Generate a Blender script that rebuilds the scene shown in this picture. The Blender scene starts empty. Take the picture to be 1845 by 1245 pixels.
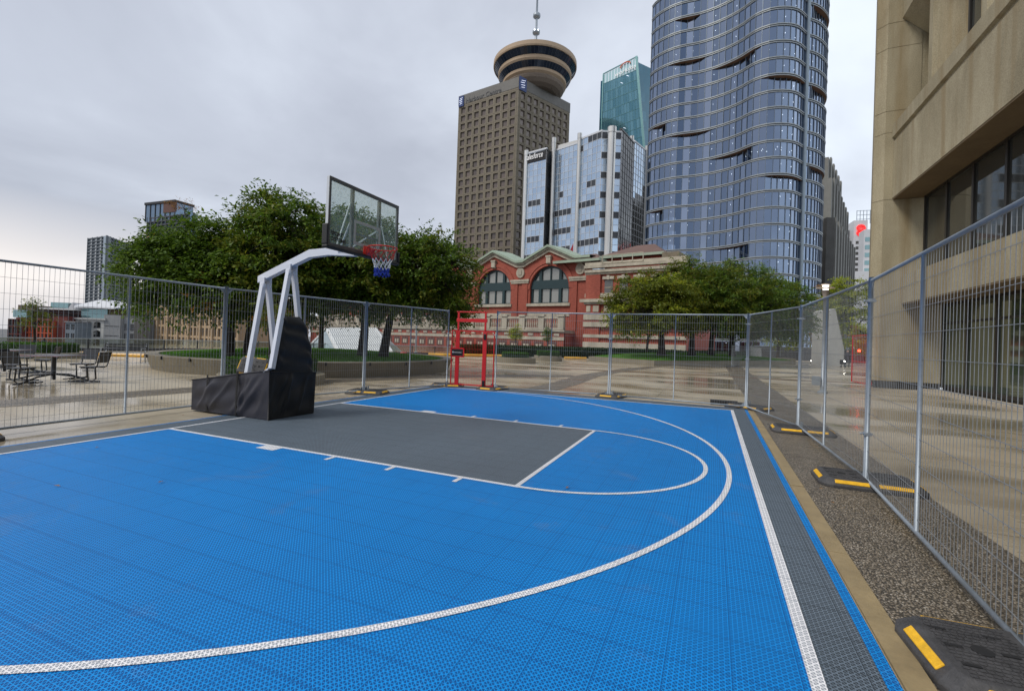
import bpy, math, random
import numpy as np
from mathutils import Vector
random.seed(7); rng=np.random.default_rng(7)
sc=bpy.context.scene; COL=sc.collection
PI=math.pi
# ---------------------------------------------------------------- camera
F=849.73; PPX=922.5; PPY=606.15; YAW,PITCH,ROLL=1.972539,0.0075032,0.0350478
CAM=np.array([7.72587,-6.53222,1.58553])
def _basis():
    f=np.array([math.cos(YAW)*math.cos(PITCH),math.sin(YAW)*math.cos(PITCH),math.sin(PITCH)])
    r=np.array([math.sin(YAW),-math.cos(YAW),0.]);u=np.cross(r,f);c,s=math.cos(ROLL),math.sin(ROLL)
    return f,c*r+s*u,-s*r+c*u
_f,_r,_u=_basis()
FH=np.array([math.cos(YAW),math.sin(YAW),0.]);RH=np.array([math.sin(YAW),-math.cos(YAW),0.])
def ray(px,py): return _f+(px-PPX)/F*_r-(py-PPY)/F*_u
def at(px,py,D):            # place at depth D metres along the view axis
    d=ray(px,py);return CAM+d*D/(d@FH)
def gp(px,py,z=0.):         # place on a level plane
    d=ray(px,py);return CAM+d*(z-CAM[2])/d[2]
def sd(s,D,z=0.): return np.array([CAM[0],CAM[1],0])+RH*s+FH*D+np.array([0,0,z])
cam=bpy.data.cameras.new('camera');co=bpy.data.objects.new('camera',cam);COL.objects.link(co);sc.camera=co
cam.sensor_fit='HORIZONTAL';cam.sensor_width=36;cam.lens=F/1845*36;cam.shift_x=0;cam.shift_y=-(622.5-PPY)/1845
cam.clip_start=.05;cam.clip_end=3000
from mathutils import Matrix
co.matrix_world=Matrix(((_r[0],_u[0],-_f[0],CAM[0]),(_r[1],_u[1],-_f[1],CAM[1]),(_r[2],_u[2],-_f[2],CAM[2]),(0,0,0,1)))
# ---------------------------------------------------------------- mesh builder
class MB:
    def __init__(s,fr=None): s.v=[];s.f=[];s.m=[];s.fr=fr;s.mi=0
    def T(s,p):
        if s.fr is None: return (float(p[0]),float(p[1]),float(p[2]))
        O,U,V,W=s.fr;q=O+U*p[0]+V*p[1]+W*p[2];return (float(q[0]),float(q[1]),float(q[2]))
    def add(s,vs,fs):
        b=len(s.v);s.v+=[s.T(p) for p in vs];s.f+=[tuple(i+b for i in f) for f in fs];s.m+=[s.mi]*len(fs);return s
    def box(s,x0,y0,z0,x1,y1,z1):
        x0,x1=min(x0,x1),max(x0,x1);y0,y1=min(y0,y1),max(y0,y1);z0,z1=min(z0,z1),max(z0,z1)
        return s.add([(x0,y0,z0),(x1,y0,z0),(x1,y1,z0),(x0,y1,z0),(x0,y0,z1),(x1,y0,z1),(x1,y1,z1),(x0,y1,z1)],
          [(0,3,2,1),(4,5,6,7),(0,1,5,4),(1,2,6,5),(2,3,7,6),(3,0,4,7)])
    def quad(s,a,b,c,d): return s.add([a,b,c,d],[(0,1,2,3)])
    def face(s,pts): return s.add(pts,[tuple(range(len(pts)))])
    def prism(s,p,z0,z1,caps=True):
        n=len(p);vs=[(a,b,z0) for a,b in p]+[(a,b,z1) for a,b in p]
        fs=[(i,(i+1)%n,n+(i+1)%n,n+i) for i in range(n)]
        if caps: fs+=[tuple(range(n))[::-1],tuple(range(n,2*n))]
        return s.add(vs,fs)
    def prof(s,p,x0,x1):     # profile (y,z) swept along x
        n=len(p);vs=[(x0,a,b) for a,b in p]+[(x1,a,b) for a,b in p]
        return s.add(vs,[(i,(i+1)%n,n+(i+1)%n,n+i) for i in range(n)]+[tuple(range(n))[::-1],tuple(range(n,2*n))])
    def profy(s,p,y0,y1):    # profile (x,z) swept along y
        n=len(p);vs=[(a,y0,b) for a,b in p]+[(a,y1,b) for a,b in p]
        return s.add(vs,[(i,(i+1)%n,n+(i+1)%n,n+i) for i in range(n)]+[tuple(range(n))[::-1],tuple(range(n,2*n))])
    def tube(s,pts,r,n=8,closed=False,caps=True):
        P=[np.array(p,float) for p in pts];m=len(P);R=r if hasattr(r,'__len__') else [r]*m
        vs=[];up=None
        for i in range(m):
            if closed: t=P[(i+1)%m]-P[i-1]
            else: t=P[min(i+1,m-1)]-P[max(i-1,0)]
            t=t/(np.linalg.norm(t)+1e-9)
            if up is None: up=np.array([0,0,1.]) if abs(t[2])<.9 else np.array([1.,0,0])
            a=np.cross(t,up);a/=np.linalg.norm(a)+1e-9;b=np.cross(a,t);up=b
            for k in range(n):
                th=2*PI*(k+.5)/n;vs.append(P[i]+R[i]*(math.cos(th)*a+math.sin(th)*b))
        fs=[]
        for i in range(m if closed else m-1):
            j=(i+1)%m
            for k in range(n): fs.append((i*n+k,i*n+(k+1)%n,j*n+(k+1)%n,j*n+k))
        if caps and not closed: fs+=[tuple(range(n)),tuple(range((m-1)*n,m*n))[::-1]]
        return s.add(vs,fs)
    def bar(s,a,b,w,h,up=(0,0,1)):
        a=np.array(a,float);b=np.array(b,float);t=b-a;t/=np.linalg.norm(t);up=np.array(up,float)
        x=np.cross(t,up);x/=np.linalg.norm(x);y=np.cross(x,t)
        vs=[p+x*sx*w/2+y*sy*h/2 for p in(a,b) for sx,sy in((-1,-1),(1,-1),(1,1),(-1,1))]
        return s.add(vs,[(0,1,5,4),(1,2,6,5),(2,3,7,6),(3,0,4,7),(3,2,1,0),(4,5,6,7)])
    def lathe(s,c,pr,n=24,a0=0):
        vs=[];c=np.array(c,float)
        for r,z in pr:
            for k in range(n): th=2*PI*k/n+a0;vs.append((c[0]+r*math.cos(th),c[1]+r*math.sin(th),c[2]+z))
        fs=[(i*n+k,i*n+(k+1)%n,(i+1)*n+(k+1)%n,(i+1)*n+k) for i in range(len(pr)-1) for k in range(n)]
        fs+=[tuple(range(n))[::-1],tuple(range((len(pr)-1)*n,len(pr)*n))]
        return s.add(vs,fs)
    def ball(s,c,r,n=12,m=8,sz=1.):
        return s.lathe(c,[(max(r*math.sin(PI*i/m),.0005),-r*sz*math.cos(PI*i/m)) for i in range(m+1)],n)
    def grid(s,fn,nu,nv):
        vs=[fn(i/nu,j/nv) for j in range(nv+1) for i in range(nu+1)]
        return s.add(vs,[(j*(nu+1)+i,j*(nu+1)+i+1,(j+1)*(nu+1)+i+1,(j+1)*(nu+1)+i) for j in range(nv) for i in range(nu)])
    def build(s,name,mats,parent=None,smooth=False,bevel=0,seg=2):
        o0=wloc(parent)
        me=bpy.data.meshes.new(name);vs=[(a-o0[0],b-o0[1],c-o0[2]) for a,b,c in s.v]
        me.from_pydata(vs,[],s.f)
        mats=mats if isinstance(mats,(list,tuple)) else [mats]
        for m in mats: me.materials.append(m)
        if len(mats)>1: me.polygons.foreach_set('material_index',s.m)
        if smooth: me.polygons.foreach_set('use_smooth',[True]*len(s.f))
        me.update()
        o=bpy.data.objects.new(name,me);COL.objects.link(o)
        if parent is not None: o.parent=parent
        if bevel:
            b=o.modifiers.new('b','BEVEL');b.width=bevel;b.segments=seg;b.limit_method='ANGLE';b.angle_limit=.6
        return o
def wloc(o):
    q=np.zeros(3)
    while o is not None: q=q+np.array(o.location);o=o.parent
    return q
def tag(o,label=None,cat=None,group=None,kind=None):
    if label:o['label']=label
    if cat:o['category']=cat
    if group:o['group']=group
    if kind:o['kind']=kind
    return o
def thing(name,loc,label,cat,group=None):
    o=bpy.data.objects.new(name,None);COL.objects.link(o);o.location=[float(a) for a in loc];o.empty_display_size=.2
    return tag(o,label,cat,group)
def S(o): return tag(o,kind='structure')
def copy_tree(o,parent=None):
    c=o.copy();COL.objects.link(c);c.parent=parent
    for ch in list(o.children): copy_tree(ch,c)
    return c
def npmesh(name,V,Q,mats,parent=None,mi=None):
    o0=wloc(parent);V=np.asarray(V,float)-o0
    me=bpy.data.meshes.new(name);me.vertices.add(len(V));me.vertices.foreach_set('co',V.ravel())
    k=Q.shape[1];me.loops.add(Q.size);me.loops.foreach_set('vertex_index',Q.ravel().astype(np.int32))
    me.polygons.add(len(Q));me.polygons.foreach_set('loop_start',np.arange(0,Q.size,k,dtype=np.int32))
    for m in mats: me.materials.append(m)
    if mi is not None: me.polygons.foreach_set('material_index',mi.astype(np.int32))
    me.update(calc_edges=True);me.validate()
    o=bpy.data.objects.new(name,me);COL.objects.link(o)
    if parent is not None:o.parent=parent
    return o
# ---------------------------------------------------------------- materials
class N:
    def __init__(s,name):
        s.m=bpy.data.materials.new(name);s.m.use_nodes=True;s.t=s.m.node_tree;s.n=s.t.nodes;s.b=s.n['Principled BSDF'];s.out=s.n['Material Output']
    def new(s,t,**k):
        x=s.n.new(t)
        for a,b in k.items(): setattr(x,a,b)
        return x
    def set(s,sock,v):
        if isinstance(v,bpy.types.NodeSocket): s.t.links.new(v,sock)
        elif v is not None:
            if hasattr(v,'__len__') and len(v)==3 and sock.type=='RGBA': v=(*v,1)
            sock.default_value=v
    def math(s,op,a,b=None,c=None,clamp=False):
        x=s.new('ShaderNodeMath',operation=op);x.use_clamp=clamp
        for i,v in enumerate((a,b,c)):
            if v is not None:s.set(x.inputs[i],v)
        return x.outputs[0]
    def pos(s): return s.new('ShaderNodeNewGeometry').outputs['Position']
    def obj(s): return s.new('ShaderNodeTexCoord').outputs['Object']
    def mapn(s,v,scale=(1,1,1),rot=(0,0,0)):
        x=s.new('ShaderNodeMapping');s.set(x.inputs[0],v);x.inputs['Scale'].default_value=scale;x.inputs['Rotation'].default_value=rot;return x.outputs[0]
    def noise(s,v,scale,detail=4,rough=.5,dist=0):
        x=s.new('ShaderNodeTexNoise');s.set(x.inputs['Vector'],v);x.inputs['Scale'].default_value=scale;x.inputs['Detail'].default_value=detail;x.inputs['Roughness'].default_value=rough;x.inputs['Distortion'].default_value=dist;return x.outputs['Fac']
    def vor(s,v,scale,feat='F1',out='Distance'):
        x=s.new('ShaderNodeTexVoronoi',feature=feat);s.set(x.inputs['Vector'],v);x.inputs['Scale'].default_value=scale;return x.outputs[out]
    def ramp(s,f,pts):
        x=s.new('ShaderNodeValToRGB');s.set(x.inputs[0],f);e=x.color_ramp.elements
        while len(e)<len(pts): e.new(.5)
        for i,(p,c) in enumerate(pts):
            e[i].position=p;c=(c,c,c) if not hasattr(c,'__len__') else c;e[i].color=(*c,1)
        return x.outputs[0]
    def mix(s,f,a,b,mode='MIX'):
        x=s.new('ShaderNodeMix',data_type='RGBA',blend_type=mode);s.set(x.inputs[0],f);s.set(x.inputs[6],a);s.set(x.inputs[7],b);return x.outputs[2]
    def bump(s,h,strength=.3,dist=.01):
        x=s.new('ShaderNodeBump');s.set(x.inputs['Height'],h);x.inputs['Strength'].default_value=strength;x.inputs['Distance'].default_value=dist
        s.t.links.new(x.outputs[0],s.b.inputs['Normal'])
    def isl(s): return s.new('ShaderNodeNewGeometry').outputs['Random Per Island']
    def done(s,col=None,rough=None,metal=None,spec=None):
        s.set(s.b.inputs['Base Color'],col);s.set(s.b.inputs['Roughness'],rough);s.set(s.b.inputs['Metallic'],metal)
        if spec is not None:s.set(s.b.inputs['Specular IOR Level'],spec)
        return s.m
def mat(name,c,r=.6,m=0.,var=.15,sc=1.,bump=0.,bsc=40.,spec=None,streak=False,rv=0.):
    n=N(name);p=n.pos()
    q=n.mapn(p,(1,1,.15)) if streak else p
    f=n.noise(q,sc,6,.6);f2=n.noise(p,sc*9,3,.6)
    f=n.math('ADD',n.math('MULTIPLY',f,.7),n.math('MULTIPLY',f2,.3))
    col=n.ramp(f,[(.3,tuple(x*(1-var) for x in c)),(.7,tuple(min(x*(1+var),1) for x in c))])
    rr=r
    if rv: rr=n.math('ADD',r-rv/2,n.math('MULTIPLY',f,rv))
    if bump: n.bump(n.noise(p,bsc,4,.6),bump,.01)
    return n.done(col,rr,m,spec)
def emit(name,c,s):
    n=N(name);n.set(n.b.inputs['Emission Color'],c);n.b.inputs['Emission Strength'].default_value=s;return n.done(c,.5)
# sport tile lattice
def tilemat(name,c,hole,r=.42):
    n=N(name);p=n.pos();x=n.new('ShaderNodeSeparateXYZ');n.set(x.inputs[0],p);X,Y=x.outputs[0],x.outputs[1]
    def tri(v,pitch,off=0.): # 0 at line, .5 mid-cell
        return n.math('PINGPONG',n.math('ADD',v,off),pitch/2)
    P=.305/12
    a=tri(X,P);b=tri(Y,P)
    d1=n.math('MULTIPLY',tri(n.math('ADD',X,Y),P),.7071);d2=n.math('MULTIPLY',tri(n.math('SUBTRACT',X,Y),P*2,P*.5),.7071)
    w=.0025
    mn=n.math('MINIMUM',n.math('MINIMUM',a,b),n.math('MINIMUM',d1,d2))
    hol=n.math('MULTIPLY',n.math('SUBTRACT',mn,w*.55),1/(w*.6),clamp=True)
    sx=tri(X,.305*2,.07);sy=tri(Y,.305,.05);sx2=tri(X,.305,.07)
    seam=n.math('SUBTRACT',1,n.math('MULTIPLY',n.math('MINIMUM',sx2,sy),1/.004,clamp=True))
    big=n.noise(p,.35,4,.55);med=n.noise(p,3,5,.65);tl=n.new('ShaderNodeTexWhiteNoise',noise_dimensions='2D')
    sn=n.new('ShaderNodeVectorMath',operation='SNAP');n.set(sn.inputs[0],n.math('MULTIPLY',1,1) if False else p);sn.inputs[1].default_value=(.305,.305,10);n.set(tl.inputs['Vector'],sn.outputs[0])
    v=n.math('ADD',n.math('ADD',.70,n.math('MULTIPLY',big,.42)),n.math('ADD',n.math('MULTIPLY',med,.16),n.math('MULTIPLY',tl.outputs[0],.05)))
    cc=n.mix(1.,c,v,'MULTIPLY')
    dr=n.ramp(n.noise(n.mapn(p,(1,1,1)),1.3,7,.7,.8),[(.58,0.),(.75,1.)])
    cc=n.mix(n.math('MULTIPLY',dr,.34),cc,(.24,.27,.30))
    k=n.math('MAXIMUM',n.math('MULTIPLY',hol,.92),n.math('MULTIPLY',seam,.9))
    col=n.mix(k,cc,hole)
    n.bump(n.math('SUBTRACT',1,k),.5,.004)
    rg=n.math('ADD',r-.10,n.math('MULTIPLY',big,.34))
    return n.done(col,rg,0,.2)
BLUE=tilemat('tile_blue',(.004,.275,.74),(.001,.055,.24))
GREY=tilemat('tile_grey',(.155,.20,.25),(.02,.025,.03))
WHITE=tilemat('tile_white',(.92,.92,.94),(.26,.29,.34))
# wet plaza concrete
def concrete_wet():
    n=N('wet_plaza_concrete');p=n.pos()
    big=n.noise(p,.22,5,.6,.6);mid=n.noise(n.mapn(p,(.5,1.6,1),(0,0,.35)),.9,7,.65,.5);fine=n.noise(p,70,3,.7)
    base=n.ramp(big,[(.32,(.28,.21,.115)),(.5,(.43,.36,.25)),(.66,(.53,.475,.38))])
    base=n.mix(n.math('MULTIPLY',n.ramp(mid,[(.58,0.),(.74,1.)]),.65),base,(.15,.12,.07))
    base=n.mix(.35,base,n.ramp(fine,[(.3,(.2,.17,.12)),(.7,(.5,.46,.38))]))
    # slab joints
    x=n.new('ShaderNodeSeparateXYZ');n.set(x.inputs[0],p)
    j=n.math('MINIMUM',n.math('PINGPONG',n.math('ADD',x.outputs[0],1.4),1.9),n.math('PINGPONG',n.math('ADD',x.outputs[1],.9),1.9))
    jm=n.math('SUBTRACT',1,n.math('MULTIPLY',j,1/.014,clamp=True))
    base=n.mix(n.math('MULTIPLY',jm,.6),base,(.06,.05,.04))
    wet=n.noise(n.mapn(p,(.6,1.3,1)),.33,4,.55,.3)
    rg=n.ramp(wet,[(.38,.10),(.48,.24),(.62,.50)])
    base=n.mix(n.ramp(wet,[(.38,.5),(.50,0.)]),base,(.14,.11,.07))
    h=n.math('ADD',n.math('MULTIPLY',fine,n.ramp(wet,[(.42,.05),(.6,1.)])),n.math('MULTIPLY',jm,-2.))
    n.bump(h,.25,.004)
    return n.done(base,rg,0,.5)
PLAZA=concrete_wet()
def aggregate(name,dark=1.):
    n=N(name);p=n.pos()
    v=n.new('ShaderNodeTexVoronoi',feature='F1');n.set(v.inputs['Vector'],p);v.inputs['Scale'].default_value=70
    bw=n.new('ShaderNodeRGBToBW');n.set(bw.inputs[0],v.outputs['Color'])
    d=dark
    col=n.ramp(bw.outputs[0],[(.0,(.04*d,.035*d,.028*d)),(.35,(.13*d,.105*d,.075*d)),(.6,(.20*d,.165*d,.12*d)),(.85,(.30*d,.265*d,.215*d)),(1.,(.52*d,.48*d,.42*d))])
    col=n.mix(n.ramp(v.outputs['Distance'],[(.35,0.),(.6,1.)]),col,(.045,.038,.028))
    big=n.noise(p,.5,5,.6);col=n.mix(n.ramp(big,[(.45,0.),(.7,.45)]),col,(.06,.05,.035))
    n.bump(n.math('MULTIPLY',v.outputs['Distance'],-1),.9,.006)
    return n.done(col,n.ramp(big,[(.35,.25),(.6,.55)]),0,.5)
AGG=aggregate('exposed_aggregate',1.6);AGG2=aggregate('exposed_aggregate_wet',1.8)
TAN=mat('tan_concrete_kerb',(.29,.22,.115),.5,0,.25,3,.2,120,rv=.3)
GALV=mat('galvanised_steel',(.29,.33,.37),.48,.45,.18,6,.05,60,rv=.25)
WIRE=mat('fence_wire',(.30,.32,.34),.5,.4,.1,5)
WHITEP=mat('white_painted_steel',(.62,.65,.72),.35,.0,.05,3)
BLACKF=mat('black_cover_fabric',(.008,.008,.009),.55,0,.3,4,.35,25)
NAVYF=mat('navy_cover_fabric',(.022,.023,.034),.5,0,.25,4,.3,25)
RUBBER=mat('black_rubber',(.055,.054,.056),.55,0,.55,9,.5,150)
RUBD=mat('dark_rubber_recess',(.012,.012,.013),.8,0,.3,20)
YEL=mat('yellow_reflector',(.78,.43,.015),.38,0,.3,16,.2,90)
YELK=mat('yellow_kerb_paint',(.62,.33,.03),.4,0,.35,2,.2,30)
RED=mat('red_gate_paint',(.55,.012,.016),.35,0,.1,4)
ORANGE=mat('rim_red_paint',(.70,.03,.015),.35,0,.1,9)
BOARDF=mat('board_frame_grey',(.11,.115,.12),.4,.3,.1,3)
ALU=mat('aluminium_edge',(.6,.62,.63),.35,.6,.05,3)
BLKR=mat('black_padding',(.014,.014,.015),.55,0,.1,6)
STRB=mat('blue_net_cord',(.01,.04,.35),.7,0,.1,30);STRW=mat('white_net_cord',(.75,.77,.8),.7,0,.1,30);STRR=mat('red_net_cord',(.4,.02,.02),.7,0,.1,30)
PLANT=mat('planter_concrete',(.20,.175,.125),.6,0,.25,1.2,.3,50,streak=True)
GRASS=mat('lawn_grass',(.075,.20,.014),.8,0,.3,2.5,.6,90)
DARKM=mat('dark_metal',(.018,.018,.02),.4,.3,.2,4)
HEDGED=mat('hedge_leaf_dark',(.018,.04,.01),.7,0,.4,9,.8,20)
def leafmat(name,cols,tr=.42):
    n=N(name);c=n.ramp(n.isl(),[(i/(len(cols)-1),x) for i,x in enumerate(cols)])
    big=n.noise(n.pos(),.7,3,.5);c=n.mix(n.ramp(big,[(.35,.0),(.65,.45)]),c,cols[0])
    n.done(c,.5,0,.35)
    t=n.new('ShaderNodeBsdfTranslucent');n.set(t.inputs[0],c);m=n.new('ShaderNodeMixShader');m.inputs[0].default_value=tr
    n.t.links.new(n.b.outputs[0],m.inputs[1]);n.t.links.new(t.outputs[0],m.inputs[2]);n.t.links.new(m.outputs[0],n.out.inputs[0]);return n.m
LEAF=leafmat('cherry_leaf',[(.045,.095,.012),(.08,.15,.015),(.125,.21,.018),(.20,.29,.026)])
LEAFO=leafmat('orange_leaf',[(.30,.11,.015),(.42,.16,.015),(.22,.17,.02),(.5,.26,.02)])
LEAFL=leafmat('light_leaf',[(.085,.12,.013),(.13,.17,.016),(.175,.21,.02),(.24,.22,.022)])
LEAFY=leafmat('yellow_green_leaf',[(.22,.30,.02),(.34,.40,.025),(.5,.45,.03),(.26,.38,.025)])
LEAFR=leafmat('reddish_leaf',[(.12,.06,.012),(.22,.07,.015),(.15,.11,.015),(.26,.07,.02)])
HLEAF=leafmat('hedge_leaf',[(.035,.10,.01),(.06,.16,.012),(.09,.21,.015)])
HLEAFD=leafmat('dark_hedge_leaf',[(.012,.03,.008),(.02,.045,.01),(.03,.06,.012)])
BLADE=leafmat('grass_blade',[(.07,.20,.012),(.12,.29,.015),(.09,.24,.014)])
BARK=mat('tree_bark',(.028,.022,.017),.85,0,.4,8,.8,30,streak=True)
def glassmat(name,c1,c2,metal=.75,rough=.06,wave=.0):
    n=N(name);c=n.mix(n.isl(),c1,c2)
    if wave: n.bump(n.noise(n.pos(),.35,2,.4),wave,.3)
    return n.done(c,rough,metal,.6)
# ================================================================ SETTING : ground, plaza, court
o=MB();o.grid(lambda u,v:(-900+1800*u,-500+2200*v,-8.+0*u),8,8)
S(o.build('ground',mat('city_ground',(.10,.10,.10),.7,0,.3,.05)))
EDGE=[(-40,-40),(-29.5,-8),(-28.6,2),(-27.6,12),(-26.2,18),(-21.3,24.5),(-15.6,30.3),(-12.9,33.2),(-8.6,38),(-5,42.5),(.5,52.5),(6,63),(14,82.5),(27,76.3),(46,72)]
o=MB();o.prism(EDGE+[(46,-40)],-1.2,0.);S(o.build('plaza',PLAZA))
def sheet(name,x0,y0,x1,y1,z,m,t=.02):
    return S(MB().box(x0,y0,z-t,x1,y1,z).build(name,m))
# exposed aggregate bands (flush inlays)
sheet('paving_band',8.755,-12,10.0,46,.004,AGG,.003)
o=MB()
def ribbon(o,pts,w,z):
    P=[np.array([a,b]) for a,b in pts];L=[];R=[]
    for i in range(len(P)):
        t=P[min(i+1,len(P)-1)]-P[max(i-1,0)];t=t/np.linalg.norm(t);n=np.array([-t[1],t[0]]);L.append(P[i]+n*w/2);R.append(P[i]-n*w/2)
    for i in range(len(P)-1): o.quad((*R[i],z),(*R[i+1],z),(*L[i+1],z),(*L[i],z))
    return o
ribbon(o,[(-6.2,-9),(-5.3,-3.5),(-4.95,-1.8),(-4.8,0),(-4.68,1.6),(-4.2,5),(-3.0,8.6),(-.6,12.5),(1.9,15)],1.15,.004)
S(o.build('paving_band',AGG2))
o=MB();ribbon(o,[(2.3,6.8),(2.62,8.2),(2.62,11),(2.35,15.5),(2.55,18.8),(2.75,21.5),(3.2,25),(4.0,29)],1.0,.006);S(o.build('paving_band',AGG2))
o=MB();ribbon(o,[(-9,18.9),(-4.28,20.09),(2.34,20.94),(8.68,21.55)],.33,.009);ribbon(o,[(8.68,21.55),(12.45,22.15),(15.2,23.0),(22,25)],.33,.009)
S(o.build('drain_strip',mat('rusty_drain',(.17,.07,.028),.35,0,.6,1.6,.3,40)))
sheet('court_kerb',8.63,-12,8.68,7.4,.012,TAN,.012) if False else None
# tan concrete kerb strip, in lengths with joints
o=MB();y=-12.
while y<7.5:
    L=1.9+.25*random.random();o.box(8.61,y,-.01,8.745,min(y+L-.012,7.6),.014+.004*random.random());y+=L
S(o.build('kerb_strip',TAN))
# court: interlocking tiles
YB=-11.
S(MB().box(-.53,YB,.001,8.60,7.22,.012).build('court_base',BLUE,bevel=.004))
sheet('court_apron',-.46,YB,8.53,7.16,.016,GREY,.003)
sheet('court_surface',0,YB,8.23,6.53,.020,BLUE,.003)
sheet('court_key',0,-1.83,5.84,1.83,.022,GREY,.0015)
def line(x0,y0,x1,y1,name='court_line'): sheet(name,x0,y0,x1,y1,.0242,WHITE,.0015)
w=.027
line(-w,YB,w,6.53+w);line(w,6.53-w,8.23-.035,6.53+w);line(8.23-.035,YB,8.23+.035,6.53+w)
line(w,-1.83-w,5.84+w,-1.83+w);line(w,1.83-w,5.84+w,1.83+w);line(5.84-w,-1.83+w,5.84+w,1.83-w)
for sg in(-1,1):
    a,b=sorted((sg*(1.83+w),sg*(1.83+.19)))
    line(2.13,a,2.44,b,'court_mark')
    for x in(3.35,4.27,5.18): line(x-.027,a,x+.027,b,'court_mark')
def arcline(cx,R,a0,a1,n,name,hw=w):
    o=MB();z=.0245
    for i in range(n):
        t0=a0+(a1-a0)*i/n;t1=a0+(a1-a0)*(i+1)/n
        o.quad((cx+(R-hw)*math.cos(t0),(R-hw)*math.sin(t0),z),(cx+(R+hw)*math.cos(t0),(R+hw)*math.sin(t0),z),(cx+(R+hw)*math.cos(t1),(R+hw)*math.sin(t1),z),(cx+(R-hw)*math.cos(t1),(R-hw)*math.sin(t1),z))
    return S(o.build(name,WHITE))
arcline(5.84+w,1.83,-PI/2,PI/2,64,'court_line');arcline(1.67,6.296,-PI/2,PI/2,160,'court_line',.029)
for sg in(-1,1): line(w,sg*6.296-.029,1.67,sg*6.296+.029)
# ================================================================ temporary fence
WH=.235
def fence_panel(A,B,label,group='galvanised mesh fence panels round the court',z0=.09,z1=2.44,sp=.06,midp=True,name='mesh_fence',gus=True,mr=.0016):
    A=np.array(A,float);B=np.array(B,float);L=np.linalg.norm(B-A);U=np.array([*(B-A)/L,0]);V=np.array([-U[1],U[0],0]);W=np.array([0,0,1.])
    t=thing(name,(*(A+B)/2,0),label,'fence',group)
    fr=(np.array([*A,0.]),U,V,W)
    e=.024
    o=MB(fr);o.tube([(e,0,z0-.05),(e,0,z1+.04)],.021,10);o.tube([(L-e,0,z0-.05),(L-e,0,z1+.04)],.021,10)
    o.tube([(e,0,z1),(L-e,0,z1)],.0185,10);o.tube([(e,0,z0),(L-e,0,z0)],.0185,10)
    o.build('frame',GALV,t,smooth=True)
    if midp: MB(fr).tube([(L/2,0,z0),(L/2,0,z1)],.017,10).build('middle_post',GALV,t,smooth=True)
    if gus:
        for x,sx in((e,1),(L-e,-1)):
            for z,sz in((z0,1),(z1,-1)):
                o=MB(fr)
                pts=[(x,-.003,z),(x+sx*.13,-.003,z),(x,-.003,z+sz*.13)];q=[(a,.003,c) for a,_,c in pts]
                o.add(pts+q,[(0,1,2),(3,5,4),(0,3,4,1),(1,4,5,2),(2,5,3,0)]);o.build('corner_bracket',GALV,t)
    o=MB(fr);n=int((L-.1)/sp)
    def wire(a,b,r):
        a=np.array(a);b=np.array(b);o.bar(a,b,2*r,2*r,(0,1,0) if abs(b[2]-a[2])>0 else (0,0,1))
    for i in range(1,n): x=e+(L-2*e)*i/n;wire((x,.004,z0),(x,.004,z1),mr)
    k=int((z1-z0)/WH)
    for j in range(1,k+1):
        z=z1-j*WH*(z1-z0)/(k*WH+.12);wire((e,-.002,z),(L-e,-.002,z),mr*1.15)
    o.build('wire_mesh',WIRE,t)
    return t
JL0=(-1.42,-3.45);JL1=(-1.56,.12);JL2=(-.86,3.6);JL3=(-.02,6.55)
G0=(.02,6.6);G1=(1.53,6.78);JA1=(5.0,7.26);JB1=(8.58,7.0);JC1=(9.33,4.25);JD1=(9.45,.3);JE1=(9.25,-3.35)
def mid(a,b,t=.003):
    a=np.array(a);b=np.array(b);d=(b-a)/np.linalg.norm(b-a);return a+d*t,b-d*t
J=[(JL0,JL1,'galvanised mesh fence panel at far left, in front of the black picnic tables'),
(JL1,JL2,'galvanised mesh fence panel directly behind the basketball hoop base'),
(JL2,JL3,'galvanised mesh fence panel between the hoop and the red gate'),
(G1,JA1,'galvanised mesh fence panel right next to the red gate, in front of round planters'),
(JA1,JB1,'galvanised mesh fence panel crossing the far court corner, in front of the raised lawn'),
(JB1,JC1,'galvanised mesh fence panel on the right side of the court, farthest one beside the corner'),
(JC1,JD1,'galvanised mesh fence panel on the right side, in front of the street lamp'),
(JD1,JE1,'galvanised mesh fence panel on the right side, nearest the camera')]
for a,b,l in J:
    a,b=mid(a,b);fence_panel(a,b,l)
# clamps joining the right-hand panels
def clamp(p,z,label):
    t=thing('fence_clamp',(*p,z),label,'clamp','bolted clamps joining fence posts')
    o=MB();o.box(p[0]-.035,p[1]-.05,z-.018,p[0]+.035,p[1]+.05,z+.018);o.tube([(p[0]-.06,p[1],z),(p[0]+.06,p[1],z)],.008,8);o.ball((p[0]-.06,p[1],z),.014,8,5);o.build('clamp_body',GALV,t,bevel=.004)
for P,n in((JD1,'nearest post pair'),(JC1,'second post pair of the right fence'),(JB1,'corner post pair of the fence')):
    for z,h in((2.2,'upper'),(.62,'lower') if P!=JB1 else (1.3,'lower')):
        clamp(P,z,f'small steel {h} clamp bolting the {n}')
for P,n in((JL3,'left gate post'),(G1,'right gate post'),(JA1,'post pair in the far fence')):
    clamp(P,1.72,f'small steel clamp bolting the {n}')
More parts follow.
